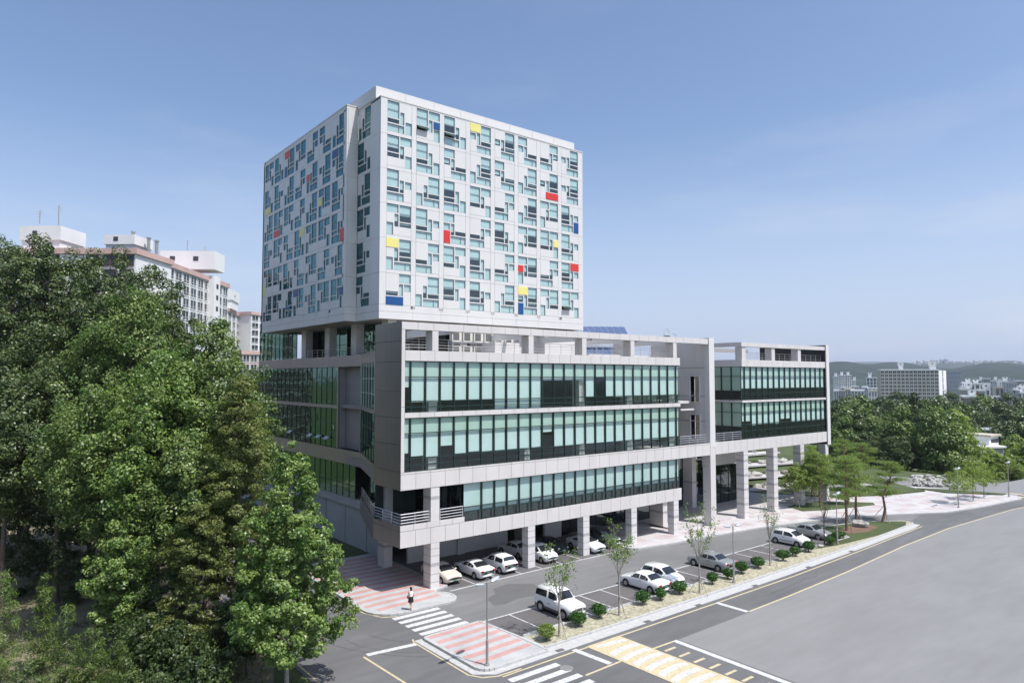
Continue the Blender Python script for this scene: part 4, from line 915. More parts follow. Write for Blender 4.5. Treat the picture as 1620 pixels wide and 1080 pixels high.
def tree(name, x, y, label, H, prof, h0, lm, nleaf, size, nc, rc, seed, trunk_r=.2, group=None, bark='bark', cat='tree', flat=.8, z=0, up=.5, nb=18, aspect=.62, cj=.25):
    rg = np.random.default_rng(seed); root = tag(empty(name, (x, y, z)), label, cat, group)
    C = env_clumps(rg, nc, prof, h0, H-.3*rc)
    k = rg.integers(0, nc, nleaf); d = rg.normal(0, 1, (nleaf, 3)); d /= np.linalg.norm(d, axis=1)[:, None]
    cr_ = rc*rg.uniform(.55, 1.25, nc); r = cr_[k]*rg.uniform(.25, 1, nleaf)**.45
    off = d*r[:, None]; off[:, 2] *= flat
    P = C[k]+off; ax = np.stack([P[:, 0], P[:, 1], np.zeros(nleaf)], 1); ax /= np.linalg.norm(ax, axis=1)[:, None]+1e-6
    ct = rg.uniform(.2, .8, nc)
    Nn = d*.7+ax*.35+np.array([0, 0, up]); link('crown', leafmesh('crown', P, Nn, size, rg, lm, aspect, ct[k], .55), root)
    b = MB(); pts = [(0, 0, -.3)]; trunk_r *= .62; rad = [trunk_r*1.25]; wob = rg.normal(0, trunk_r*.7, (8, 2))
    for i in range(1, 8): f = i/7; pts.append((wob[i, 0]*f*1.3, wob[i, 1]*f*1.3, H*.92*f)); rad.append(trunk_r*(1-.85*f))
    b.tube(pts, rad, 8); b.build('trunk', M[bark], root)
    lb = MB(); idx = rg.choice(nc, min(nb, nc), replace=False)
    for i in idx:
        c = C[i]; zz = max(h0*.7, c[2]-math.hypot(c[0], c[1])*rg.uniform(.5, .95)); f = zz/(H*.92); i0 = min(6, int(f*7)); p0 = Vector(pts[i0]).lerp(Vector(pts[i0+1]), f*7-i0)
        mid = p0.lerp(Vector(c), .5)+Vector((0, 0, .12*math.hypot(c[0], c[1])))
        r0 = trunk_r*(1-.85*f)*.45; lb.tube([p0, mid, Vector(c)], [r0, r0*.6, r0*.2], 5, cap=False)
    tag(lb.build('branch', M[bark], root), kind='stuff'); return root
ell = lambda R, p=.5: (lambda f: R*max(0.03, math.sin(math.pi*min(1, max(0, f))**p))**.6)
cone = lambda R: (lambda f: R*(1-f)**.75*min(1, f*7+.35))
TG = 'trees of the wood left of the building'
import math as _m
def at(px, depth):     # ground point seen in column px of the photograph at that depth
    s = (px-810)/1088.; x = (_m.cos(YAW)+s*_m.sin(YAW)); y = (_m.sin(YAW)-s*_m.cos(YAW)); return x*depth, y*depth
def hz_(py, depth): return CAMZ+(597-py)/1088.*depth
def wood(px, top, depth, R, lm, label, n, size, nc, rc, seed, prof=None, h0=None, **k):
    x, y = at(px, depth); H = hz_(top-8, depth)
    n = int(n*2.1); size *= .74; nc = int(nc*1.7); rc *= .8
    return tree(k.pop('name', 'leafy_tree'), x, y, label, H, prof or ell(R, .95), h0 if h0 is not None else H*.18, lm, n, size, nc, rc, seed, group=TG, **k)
# front: the lit maple by the road
wood(462, 700, 39.6, 3.5, L_MAPLE, 'bright green maple tree standing by the road, nearest the crossing', 30000, .25, 300, .52, 11, prof=lambda f: 3.75*(1-f)**.62*min(1, f*5+.45), h0=2.1, name='maple_tree', trunk_r=.2, nb=40, bark='barkp')
# tall poplars at the back
wood(-20, 372, 66, 6, L_POP, 'tall dark poplar at the left edge in front of the flats', 26000, .34, 240, 1.15, 21, name='poplar_tree', trunk_r=.4)
wood(52, 375, 64, 5, L_POP, 'tallest dark poplar in front of the white roof tank of the flats', 28000, .34, 260, 1.1, 22, name='poplar_tree', trunk_r=.4)
wood(118, 398, 68, 5, L_POP, 'dark poplar between the tallest poplar and the pale trunked one', 24000, .34, 230, 1.1, 23, name='poplar_tree', trunk_r=.4, bark='barkp')
wood(165, 388, 63, 4.3, L_POP, 'dark poplar rising before the corner of the pink-roofed flats', 24000, .34, 220, 1.05, 24, name='poplar_tree', trunk_r=.38)
wood(228, 425, 61, 3.8, L_POP, 'dark poplar in front of the blank end wall of the flats', 22000, .33, 200, 1.0, 25, name='poplar_tree', trunk_r=.35)
wood(268, 440, 66, 3.0, L_POP, 'narrow dark poplar at the right end of the poplar row', 15000, .33, 140, .95, 26, name='poplar_tree', trunk_r=.3)
# middle row
wood(205, 455, 55, 4.6, L_MID, 'mid green rounded tree in front of the poplars', 22000, .31, 230, 1.0, 31, trunk_r=.35, h0=8)
wood(100, 560, 55, 4.6, L_POP, 'broad dark tree low before the poplars on the left', 20000, .31, 220, 1.05, 32, trunk_r=.35, h0=7.5)
wood(15, 590, 53, 4.4, L_POP, 'dark spreading tree at the left edge of the wood', 18000, .31, 200, 1.05, 33, trunk_r=.35, h0=7.5)
wood(335, 508, 50, 4.3, L_MID, 'sunlit round-topped tree beside the flats and the building', 26000, .30, 240, .95, 34, trunk_r=.33, h0=6.5)
wood(258, 560, 47, 3.8, L_MAPLE, 'bright silvery green tree left of the sunlit round-topped tree', 20000, .29, 210, .9, 35, trunk_r=.3, h0=6)
wood(165, 610, 48, 3.8, L_MID, 'low broad green tree in the middle of the wood', 18000, .28, 200, .9, 36, trunk_r=.3, h0=6.5)
wood(384, 588, 44.5, 2.7, L_OLIVE, 'tall olive green conifer behind the maple', 20000, .28, 230, .62, 38, prof=lambda f: 3.3*(1-f)**.6*min(1, f*6+.5), h0=4.5, name='conifer_tree', trunk_r=.28, aspect=.45, flat=.5)
wood(300, 690, 45, 2.8, L_MID, 'green tree filling the gap left of the olive conifer', 14000, .27, 150, .8, 39, trunk_r=.25, h0=4.5)
wood(322, 790, 42.5, 2.7, L_OLIVE, 'low olive conifer with drooping tiers in front', 16000, .27, 180, .55, 40, prof=lambda f: 3.4*(1-f)**.55*min(1, f*6+.6), h0=.8, name='conifer_tree', trunk_r=.2, aspect=.45, flat=.42)
wood(197, 822, 43.5, 1.9, L_MAPLE, 'small bright green tree at the edge of the clearing', 7000, .27, 90, .6, 41, trunk_r=.14, h0=1.6)
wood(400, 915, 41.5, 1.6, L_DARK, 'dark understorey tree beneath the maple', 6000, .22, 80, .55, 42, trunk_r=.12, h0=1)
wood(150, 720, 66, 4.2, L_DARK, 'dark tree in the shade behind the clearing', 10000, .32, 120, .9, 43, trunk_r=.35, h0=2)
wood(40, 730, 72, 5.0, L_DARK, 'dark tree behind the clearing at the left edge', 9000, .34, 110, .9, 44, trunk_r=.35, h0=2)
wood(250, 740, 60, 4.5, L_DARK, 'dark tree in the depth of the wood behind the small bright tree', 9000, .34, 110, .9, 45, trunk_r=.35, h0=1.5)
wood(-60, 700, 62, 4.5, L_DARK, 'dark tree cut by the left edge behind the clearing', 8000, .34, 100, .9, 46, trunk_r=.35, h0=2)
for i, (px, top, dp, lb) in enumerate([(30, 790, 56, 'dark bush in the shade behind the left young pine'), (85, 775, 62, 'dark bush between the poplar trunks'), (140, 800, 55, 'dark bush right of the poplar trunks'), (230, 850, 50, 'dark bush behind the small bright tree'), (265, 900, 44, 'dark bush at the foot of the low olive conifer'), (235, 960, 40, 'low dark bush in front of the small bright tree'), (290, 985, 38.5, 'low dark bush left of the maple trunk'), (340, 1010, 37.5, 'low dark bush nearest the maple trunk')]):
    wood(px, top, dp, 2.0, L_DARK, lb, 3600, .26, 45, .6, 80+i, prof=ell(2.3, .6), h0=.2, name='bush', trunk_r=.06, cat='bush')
# young pines and shrubs on the clearing
for i, (px, top, dp, R, lb) in enumerate([(22, 905, 41, 1.2, 'young green pine at the left end of the clearing'), (84, 905, 42, .8, 'slim young pine standing behind the other pines'), (120, 955, 38, 1.1, 'bushy young pine in the middle of the clearing'), (160, 975, 37.5, 1.1, 'bushy young pine right of the middle one'), (205, 1000, 36.8, .9, 'young pine nearest the shade of the wood')]):
    wood(px, top, dp, R, L_MID if i < 1 else L_YP, lb, 2600, .34, 60, .42, 60+i, prof=cone(R*1.25), h0=.3, name='young_pine', trunk_r=.07, aspect=.14, flat=.9)
for i, (px, top, dp, lb) in enumerate([(60, 1035, 35.5, 'small dark leafy shrub at the bottom left corner'), (272, 1052, 34.5, 'small dark shrub at the bottom edge left of the maple'), (215, 1040, 35, 'low shrub in the shade at the bottom edge')]):
    wood(px, top, dp, 1.0, L_POP, lb, 2600, .17, 40, .35, 70+i, prof=ell(1.1, .6), h0=.1, name='shrub', trunk_r=.05, cat='shrub')
# undergrowth tufts
rg = np.random.default_rng(9); n = 26000
P = np.stack([rg.uniform(-14, 15.5, n), rg.uniform(38, 75, n), np.full(n, .08)], 1)
nz = np.sin(P[:, 0]*.9+1.3*np.sin(P[:, 1]*.55))*np.sin(P[:, 1]*.7+.8*np.sin(P[:, 0]*.6)); P = P[nz > .05]; P[:, 2] += rg.uniform(0, .25, len(P))
o = link('undergrowth', leafmesh('undergrowth', P, np.tile([0, 0, .2], (len(P), 1)), .3, rg, L_GRASS, .2)); tag(o, 'patchy grass and weeds on the floor of the wood', 'undergrowth', kind='stuff')
# clipped bushes in the planted strip
bushes = [(34.5, 35.9, .62), (36.9, 36.2, .6), (41.6, 36.1, .72), (43.6, 36.0, .52), (46.0, 36.05, .65), (50.3, 35.9, .6), (52.7, 36.0, .55), (55.1, 36.2, .62), (57.8, 36.3, .7), (61.9, 36.2, .6), (64.5, 36.4, .65), (67.1, 36.4, .62), (71.7, 36.5, .58), (73.6, 36.8, .6), (75.3, 37.3, .55), (31.0, 35.3, .6)]
blabs = ['clipped bush in front of the off-road car', 'clipped bush right of the bull bar of the off-road car', 'largest clipped bush between the two nearest bay trees', 'small clipped bush left of the white saloon', 'clipped bush behind the white saloon', 'clipped bush between the third staked tree and the lamp', 'clipped bush just left of the second lamp', 'clipped bush just right of the second lamp', 'tall clipped bush behind the empty middle bays', 'clipped bush left of the hatchback', 'clipped bush at the nose of the hatchback', 'clipped bush right of the hatchback nose', 'clipped bush at the nose of the last silver saloon', 'loose bush next to the last silver saloon', 'bush at the edge of the pine lawn', 'loose yellow-green bush at the tip of the planted strip']
for i, ((x, y, r), lb) in enumerate(zip(bushes, blabs)):
    g = np.random.default_rng(200+i); root = tag(empty('clipped_bush', (x, y, .1), i*1.3), lb, 'bush', 'bushes in the planted strip'); n = 1500; root.scale = (1+.18*math.sin(i*2.3), 1+.15*math.cos(i*1.7), 1+.2*math.sin(i*3.1))
    d = g.normal(0, 1, (n, 3)); d /= np.linalg.norm(d, axis=1)[:, None]; q = g.uniform(.55, 1.04, n)[:, None]
    P = d*q*np.array([r, r*.85, r*.62])*(1+.1*np.sin(d[:, :1]*7+i))+np.array([0, 0, r*.62+.22])
    link('foliage', leafmesh('foliage', P, d+np.array([0, 0, .4]), .14, g, L_BUSH if i < 15 else L_LIME, .5), root)
    MB().tube([(0, 0, -.1), (.02, 0, .45)], .05, 6).tube([(.05, 0, .1), (.2, .1, .5)], .03, 5).build('stem', M['bark'], root)
# staked young street trees
def street_tree(x, y, H, label, seed, n, lean=(0, 0), wide=1.3, bark='barkp', lm=L_MAPLE):
    rg_ = random.Random(seed); g = np.random.default_rng(seed); root = tag(empty('street_tree', (x, y, .1)), label, 'tree', 'young staked trees of the planted strip')
    b = MB(); z1 = H*.42; pts = [(0, 0, -.2), (.03, 0, z1*.5), (lean[0]*.4, lean[1]*.4, z1)]; b.tube(pts, [.085, .07, .055], 8); b.build('trunk', M[bark], root)
    br = MB(); tips = []
    for k in range(9):
        a = k*2.4+rg_.random(); s0 = Vector(pts[1]).lerp(Vector(pts[2]), rg_.uniform(.5, 1)); L = rg_.uniform(.5, 1)
        e = Vector((math.cos(a)*wide*L+lean[0], math.sin(a)*wide*L+lean[1], H*rg_.uniform(.68, 1.0))); mid = s0.lerp(e, .5)-Vector((0, 0, .15))
        br.tube([s0, mid, e], [.03, .018, .006], 5, cap=False)
        for q in range(5):
            t = rg_.uniform(.35, 1); c = (s0.lerp(mid, t*2) if t < .5 else mid.lerp(e, t*2-1)); e2 = c+Vector((rg_.uniform(-.6, .6), rg_.uniform(-.6, .6), rg_.uniform(.1, .6))); br.tube([c, e2], [.009, .004], 4, cap=False); tips += [e2, c.lerp(e2, .5)]
    tag(br.build('branch', M[bark], root), kind='stuff')
    n = int(n*1.5); T = np.array([tuple(t) for t in tips]); k = g.integers(0, len(T), n); P = T[k]+g.normal(0, .13, (n, 3))
    link('leaves', leafmesh('leaves', P, np.tile([0, 0, .3], (n, 1)), .15, g, lm, .7), root)
    for k in range(3):
        a = k*2.1+.4; MB().tube([(math.cos(a)*1.0, math.sin(a)*.9, -.05), (0, 0, 1.45)], .025, 5).build('stake', M['stake'], root)
    return root
street_tree(32.15, 35.3, 6.0, 'young staked tree in front of the off-road car', 301, 420)
street_tree(38.4, 35.6, 7.0, 'leafier young staked tree left of the white saloon', 302, 620, wide=1.15)
street_tree(47.4, 35.1, 7.0, 'young staked tree behind the grey-silver saloon', 303, 560, wide=1.3)
street_tree(59.5, 36.1, 6.6, 'slender forked young tree by the empty bays', 304, 240, wide=.9)
street_tree(71.8, 37.2, 6.4, 'thin dark-trunked tree before the last silver saloon', 305, 60, wide=1.1, bark='bark')
# bent pines
def pine(x, y, H, label, seed, bend=(1, 0), R=2.6, n=9000, stakes=True, lm=L_PINE, group='ornamental pines with bent trunks'):
    g = np.random.default_rng(seed); root = tag(empty('pine_tree', (x, y, .1)), label, 'pine tree', group)
    pts = [Vector((0, 0, -.2)), Vector((bend[0]*.25, bend[1]*.25, H*.2)), Vector((bend[0]*.1, bend[1]*.1, H*.42)), Vector((bend[0]*.75, bend[1]*.6, H*.68)), Vector((bend[0]*.9, bend[1]*.9, H*.93))]
    MB().tube(pts, [.17, .15, .12, .085, .04], 9).build('trunk', M['barkr'], root)
    br = MB(); pads = []
    for k in range(15):
        f = .45+.55*k/15; a = k*2.4+g.random(); i0 = min(3, int(f*4)); p = pts[i0].lerp(pts[i0+1], f*4-i0); L = R*(1.15-f*.75)*g.uniform(.55, 1.1)
        e = p+Vector((math.cos(a)*L, math.sin(a)*L, .25+.3*g.random())); br.tube([p, p.lerp(e, .5)+Vector((0, 0, -.12)), e], [.05, .035, .015], 5, cap=False); pads.append((e, .55+.5*g.random())); pads.append((p.lerp(e, .6)+Vector((0, 0, .1)), .5))
    pads.append((pts[-1]+Vector((0, 0, .1)), .8))
    tag(br.build('branch', M['barkr'], root), kind='stuff')
    T = np.array([tuple(p[0]) for p in pads]); S = np.array([p[1] for p in pads]); k = g.integers(0, len(T), n)
    d = g.normal(0, .5, (n, 3)); P = T[k]+d*S[k][:, None]*np.array([1, 1, .3])
    link('needles', leafmesh('needles', P, np.tile([0, 0, .9], (n, 1)), .26, g, lm, .2), root)
    if stakes:
        for q in range(3):
            a = q*2.1; MB().tube([(math.cos(a)*1.3, math.sin(a)*1.3, 0), tuple(pts[1].lerp(pts[2], .3))], .035, 5).build('stake', M['stake'], root)
    return root
pine(79.6, 38.6, 8.6, 'leftmost staked pine on the soil patch, forked white-barked trunk', 401, (.9, .3))
pine(84.7, 39.8, 8.0, 'middle staked pine with a dark bent trunk behind the boulder', 402, (.5, .6))
pine(88.0, 38.3, 7.4, 'staked pine at the road end leaning to the right', 403, (2.2, -.6))
pine(91, 47.5, 7.6, 'pine on the kidney-shaped lawn behind the staked pines', 404, (-.6, .4), stakes=False)
pine(95.5, 46.0, 7.0, 'second pine on the kidney-shaped lawn, farther right', 405, (.8, .2), stakes=False)
pine(99, 53, 7.5, 'pine rising from the rocks behind the lawn', 406, (1.2, .2), stakes=False, R=3.2)
pine(107, 50, 7.8, 'flat-crowned pine on the rocks to the right', 407, (1.4, -.4), stakes=False, R=3.2)
pine(112, 55, 7.6, 'farthest flat-crowned pine above the stone bank', 408, (1.4, -.2), stakes=False, R=3.2)
for i, (x, y, h, lb) in enumerate([(88.4, 49.6, 6.0, 'lime green staked tree just right of the fourth tall column'), (90.6, 48.9, 6.6, 'lime green staked tree in the middle of the lawn group'), (93, 49.6, 7.4, 'tallest lime green tree beside the end column'), (95.4, 49.0, 6.8, 'lime green tree right of the end column'), (97.3, 51, 7.4, 'lime green tree behind the lawn near the rocks')]):
    r_ = tree('young_tree', x, y, lb, h, ell(1.9, .6), 2.4, L_LIME, 5200, .2, 80, .5, 420+i, trunk_r=.07, group='lime green young trees by the last column', bark='barkp', z=.15, nb=14)
    for k in range(3): MB().tube([(math.cos(k*2.1), math.sin(k*2.1), 0), (0, 0, 1.7)], .03, 5).build('stake', M['stake'], r_)
for i, (px, py, h, lb) in enumerate([(1508, 795, 5.2, 'slender plaza tree left of the plaza lamp'), (1532, 790, 5.6, 'slender plaza tree just right of the plaza lamp'), (1549, 786, 5.2, 'slender plaza tree farthest right on the paving')]):
    d = CAMZ*1088/(py-597); x, y = at(px, d)
    tree('young_tree', x, y, lb, h, ell(1.9, .8), 1.8, L_LIME, 1800, .22, 50, .5, 440+i, trunk_r=.09, group='slender trees on the right plaza', z=.12)

# ------------------------------------------------------------------ apartment blocks on the left
AP = dict(white=mat('apartment_white', (.78, .78, .77), .8, var=.05, scale=.15), pink=mat('apartment_pink', (.56, .39, .35), .8, var=.08, scale=.3), brown=mat('apartment_brown', (.20, .10, .09), .8),
          glass=mat('apartment_glass', (.035, .05, .055), .3, spec=.35), dark=mat('apartment_dark', (.05, .055, .055), .7), cream=mat('apartment_cream', (.52, .48, .38), .8, var=.05, scale=.2), grey=mat('block_grey', (.36, .38, .41), .8, var=.05, scale=.2), brick=mat('block_brick', (.34, .18, .14), .85, var=.1, scale=.4), glassb=mat('block_glass', (.10, .17, .2), .2))
def wcell(name, w, h, panes=2, frame='white', glassm='glass'):
    """a balcony window bay: frame and mullion proud of recessed glass"""
    b = MB(); b.box(0, w, -.02, .02, .55, h-.25, 0)
    for i in range(panes+1): x = (w-.12)*i/panes; b.box(x, x+.12, -.10, -.021, .55, h-.25, 1)
    b.box(0, w, -.12, -.021, .35, .54, 1).box(0, w, -.12, -.021, h-.24, h-.1, 1).box(.05, w-.05, -.16, -.125, .95, 1.02, 1)
    return b.mesh(name, [AP[glassm], AP[frame]])
def apt(p, q, z0, top, nb, fl, label, depth=12, wallm='white', framem='white', roofm='pink', pw=.72, both=False, cat='apartment block', name='apartment_block', group=None, faces=None, glassm='glass', tank=None, panes=2, lift=0):
    """slab from p to q (its visible long face, p left of q seen from outside), depth behind it"""
    P, Q = Vector((*p, 0)), Vector((*q, 0)); d = Q-P; L = d.length; ang = math.atan2(d.y, d.x)
    root = tag(empty(name, (P.x, P.y, z0), ang), label, cat, group)
    H = top-z0
    MB().box(0, L, 0, depth, -2, H-.01).build('wall', AP[wallm], root)
    if roofm: MB().box(-.4, L+.4, -.4, depth+.4, H, H+1.1).build('roof_band', AP[roofm], root)
    fh = H/fl; bw = L/nb; me = wcell('window', bw*pw, fh, panes, framem, glassm)
    f0 = 0
    for f in range(f0, fl):
        for i in range(nb):
            link('window', me, root, (i*bw+bw*(1-pw)/2, -.04, f*fh))
    if faces:       # side faces: list of 'l' / 'r'
        nd = max(1, int(depth/4)); bd = depth/nd
        for s_ in faces:
            for f in range(fl):
                for i in range(nd):
                    o = link('window', me, root, (0, 0, 0))
                    if s_ == 'l': o.location = (-.04, i*bd+bd*.9, f*fh); o.rotation_euler = (0, 0, -math.pi/2)
                    else: o.location = (L+.04, i*bd+bd*.1, f*fh); o.rotation_euler = (0, 0, math.pi/2)
                    o.scale.x = bd*.8/(bw*pw)
    for (x, dy, tw, td, th) in (tank or []):
        t = MB().box(x, x+tw, dy, dy+td, H+1.1, H+1.1+th).box(x-.3, x+tw+.3, dy-.3, dy+td+.3, H+1.1+th*.45, H+1.11+th).build('roof_tank', AP['white'] if wallm != 'grey' else AP['grey'], root)
        MB().box(x+tw*.3, x+tw*.3+.9, dy-.36, dy-.305, H+1.1+th*.65, H+1.1+th*.65+.8).build('tank_window', AP['dark'], t)
    return root
def seg(pa, da, pb, db): return at(pa, da), at(pb, db)
ZT = 42.0
# left long block: frontal face left of the corner at px 210, end wall, receding facade
p, q = seg(-110, 130, 210, 129)
a1 = apt(p, q, 0, ZT-1.1, 12, 15, 'pink-roofed block of flats rising behind the poplars, its left wing with brown balconies', depth=13, framem='brown', tank=[(14.5, 3, 7.5, 7, 5.0), (30.5, 4, 5.5, 6, 3.4)], pw=.85)
for px, h in ((205, 4.4), (230, 3.2), (243, 2.6)):
    x, y = at(px, 136); x -= a1.location.x; y -= a1.location.y; c, s = math.cos(-a1.rotation_euler.z), math.sin(-a1.rotation_euler.z)
    MB().tube([(0, 0, 0), (0, 0, h)], .32, 10).tube([(0, 0, h), (0, 0, h+.3)], .45, 10).build('chimney_pipe', M['steel'], a1).location = (x*c-y*s, x*s+y*c, ZT)
p, q = seg(211, 129.8, 258, 142.5); apt(p, q, 0, ZT-1.1, 1, 1, 'blank white end wall of the flats with pink roof edge', depth=14, pw=.02, cat='apartment block')
p, q = seg(259, 143, 358, 178.5)
a2 = apt(p, q, 0, ZT-1.1, 9, 15, 'long white block of flats with stair tower, receding beside the building', depth=12, tank=None, pw=.8)
L2 = (Vector(q)-Vector(p)).length
st = MB().box(L2*.62, L2*.73, -1.6, -.05, -1, ZT+.2).box(L2*.60, L2*.78, -1.9, 11, ZT+1.6, ZT+6); stt = st.build('stair_tower', AP['white'], a2)
for f in range(15): MB().box(L2*.66, L2*.695, -1.66, -1.605, f*2.73+1, f*2.73+2.1).build('stair_window', AP['dark'], stt)
for k in (2, 7.5): MB().box(L2*.60-.06, L2*.60-.005, k, k+1.2, ZT+3.6, ZT+4.7).build('tank_window', AP['dark'], stt)
p, q = seg(358, 232, 384, 262)
a3 = apt(p, q, 0, 40, 4, 15, 'next white block of flats peeking out right of the stair tower block', depth=12, pw=.6, tank=[(1.5, -1, 12, 6, 6.5)])
p, q = seg(396, 250, 432, 262); apt(p, q, 0, 40.5, 3, 15, 'distant pink-topped flats partly hidden by the left edge of the tower', depth=12, wallm='white', pw=.84, framem='white', tank=None)
p, q = seg(383, 205, 431, 212); apt(p, q, 0, 24.5, 4, 9, 'lower pink and white flats just left of the glazed wing', depth=10, wallm='pink', framem='white', pw=.86)
p, q = seg(380, 330, 400, 330); apt(p, q, 0, 37, 2, 13, 'far pink roofed flats seen through the gap before the tower', depth=10, wallm='white', roofm='pink', pw=.8)
for px, py0, py1, dp, lb in ((55, 349, 330, 133, 'thin television mast on the first roof tank'), (85, 360, 322, 133, 'tall thin mast at the right end of the first roof tank'), (292, 400, 378, 168, 'short aerial on the third roof tank, left'), (320, 400, 388, 168, 'short aerial on the third roof tank, right')):
    x, y = at(px, dp); z0_, z1_ = hz_(py0+3, dp), hz_(py1, dp); b = MB().tube([(0, 0, z0_), (0, 0, z1_)], .07, 4)
    for k in range(3): b.tube([(-.6, 0, z1_-.3-k*.5), (.6, 0, z1_-.3-k*.5)], .04, 4)
    o = b.build('roof_aerial', M['steel']); o.location = (x, y, 0); tag(o, lb, 'aerial', 'aerials on the flats')
# neighbouring flats out of the frame to the left, seen mirrored in the tower and wing glass
apt((-80, 70), (-72, 150), 0, 33, 10, 12, 'pale flats opposite the left flank of the building, mirrored in its glass', depth=12, pw=.8, framem='white', faces=None).rotation_euler.z += 0
bpy.context.view_layer.update()
apt((-78, 160), (-30, 205), 0, 38, 9, 13, 'white flats farther back, mirrored in the lowest tower windows', depth=12, pw=.75)

# ------------------------------------------------------------------ city in the valley on the right
CG = 'buildings of the city in the valley'
def far(pl, pr, py_top, dist, z0, nb, fl, label, dd=None, **k):
    depth = dist; dd = -.38*(pr-pl)/1088*dist if dd is None else dd; k['depth'] = k.pop('thick', 12); p, q = at(pl, dist), at(pr, dist+dd); return apt(p, q, z0, hz_(py_top, dist), nb, fl, label, group=CG, **k)
    return apt(p, q, z0, hz_(py_top, depth), nb, fl, label, group=CG, **k)
far(1392, 1484, 586, 560, -20, 14, 15, 'large cream block of flats with green and white window rows above the trees', dd=-14, wallm='cream', roofm='white', framem='white', pw=.84, thick=14, panes=2, tank=[(14, 3, 3, 3, 6), (36, 3, 4, 4, 6)])
p, q = at(1484.6, 546.5), at(1496, 580); apt(p, q, -20, hz_(585.5, 550), 1, 8, 'white end wall of the large cream block', depth=20, pw=.12, roofm=None, group=CG)
far(1498, 1522, 588, 640, -20, 5, 11, 'grey office slab beside the large cream block', wallm='grey', roofm='grey', pw=.4, thick=16, glassm='glassb')
far(1370, 1391, 598, 760, -20, 4, 10, 'white flats left of the large cream block', pw=.7, roofm='white', tank=[(2, 3, 3, 3, 5), (12, 3, 3, 3, 5)])
for i, (a, b, t, lb) in enumerate([(1317, 1326, 596, 'first narrow white tower block next to the end fin'), (1326.5, 1336, 594, 'second narrow white tower block'), (1336.5, 1346, 594, 'third narrow white tower block, lit on top'), (1346.5, 1353, 602, 'lower white tower block in the row')]):
    far(a, b, t, 900+i*15, -20, 3, 12, lb, pw=.5, roofm='white', tank=[(2, 3, 3, 3, 4)])
for a, b, t, d, lb in [(1329, 1346, 614, 800, 'low white flats before the narrow tower blocks'), (1346, 1357, 612, 820, 'low pale flats right of the narrow towers'), (1363, 1372, 613, 700, 'low white house row left of the cream block'), (1372, 1392, 615, 690, 'flat white roof below the cream block')]:
    far(a, b, t, d, -20, 3, 5, lb, pw=.6, roofm='white', thick=14)
for a, b, t, d, wm, fl, lb in [(1521, 1535, 606, 600, 'white', 6, 'white angular block right of the grey slab'), (1533, 1565, 608, 560, 'white', 7, 'white office block with dark window bands'), (1546, 1557, 619, 420, 'brick', 6, 'narrow brick tower block'), (1519, 1532, 617, 430, 'cream', 5, 'small pale rooftop block behind the brick buildings'), (1522, 1546, 629, 380, 'brick', 4, 'brick building with white eaves'), (1565, 1580, 612, 620, 'grey', 7, 'grey block in the right city'), (1580, 1592, 604, 580, 'white', 7, 'white shop block with tall sign frame'), (1590, 1607, 606, 560, 'grey', 7, 'grey block with light crown at the right'), (1606, 1621, 616, 540, 'white', 5, 'white block at the right edge'), (1585, 1600, 632, 300, 'grey', 4, 'small grey blue hut roof among the trees'), (1556, 1584, 640, 330, 'cream', 2, 'low curved-roof hall among the trees'), (1600, 1630, 622, 470, 'white', 5, 'pale office block cut by the right edge')]:
    far(a, b, t, d, -19, 4, fl, lb, pw=.6, wallm=wm, roofm='white' if wm != 'grey' else 'grey', thick=14, glassm='glass', tank=[(3, 3, 3, 3, 3)])
rr = random.Random(3)
for i in range(26):        # rows of distant flats on the far ridge
    px = 1447+i*6.8+rr.uniform(-2, 2); d = 3300+rr.uniform(-200, 200); t = 573.5-3.0*math.sin((px-1440)/190*math.pi)+rr.uniform(-1, 1)-(3 if 1450 < px < 1500 else 0)
    p, q = at(px, d), at(px+rr.uniform(3.5, 6), d); top = hz_(t, d)
    H = rr.uniform(25, 42); root = tag(empty('apartment_block', (p[0], p[1], top-H)), 'tiny white flats on the far ridge above the city', 'apartment block', 'flats on the far ridge')
    L = math.dist(p, q); root.rotation_euler.z = math.atan2(q[1]-p[1], q[0]-p[0])
    b = MB().box(0, L, 0, 14, -60, H); b.build('wall', AP['white'], root)
    w_ = MB()
    for f in range(6): w_.box(.8, L-.8, -.3, -.05, H*.15*(f+.5), H*.15*(f+.5)+H*.06)
    w_.build('window_band', AP['dark'], root)
rr = random.Random(31)
TL = {}
def town(px):
    l = 'low '+wc+' town block '+('beside the end fin' if px < 1345 else 'left of the cream block' if px < 1395 else 'behind the wood, centre right' if px < 1540 else 'among the right town roofs' if px < 1585 else 'near the right edge of the valley')
    k = TL.get(l, 0); TL[l] = k+1; return l+['', ', farther right', ', rightmost of three', ', rearmost'][min(3, k)]
for i in range(34):
    wc = rr.choice(['white', 'white', 'grey', 'cream', 'brick']); px = 1318+(i*9.1) % 300; d = rr.uniform(480, 950); t = rr.uniform(612, 621); W_ = rr.uniform(9, 22)
    if 1390 < px < 1492: continue
    far(px, px+W_, t, d, -22, rr.choice([3, 4, 5]), rr.choice([4, 5, 6]), town(px), pw=.6, wallm=wc, roofm=rr.choice(['white', 'grey', 'cream']))
for i in range(16):
    wc = rr.choice(['white', 'white', 'grey', 'cream', 'brick']); px = 1500+i*7.8; d = rr.uniform(620, 1150); t = rr.uniform(598, 610)
    far(px, px+rr.uniform(7, 14), t, d, -22, rr.choice([3, 4]), rr.choice([7, 8, 10]), town(px).replace('low ', 'taller '), pw=.6, wallm=wc, roofm='white', tank=[(2, 3, 3, 3, 4)] if i % 3 == 0 else None)
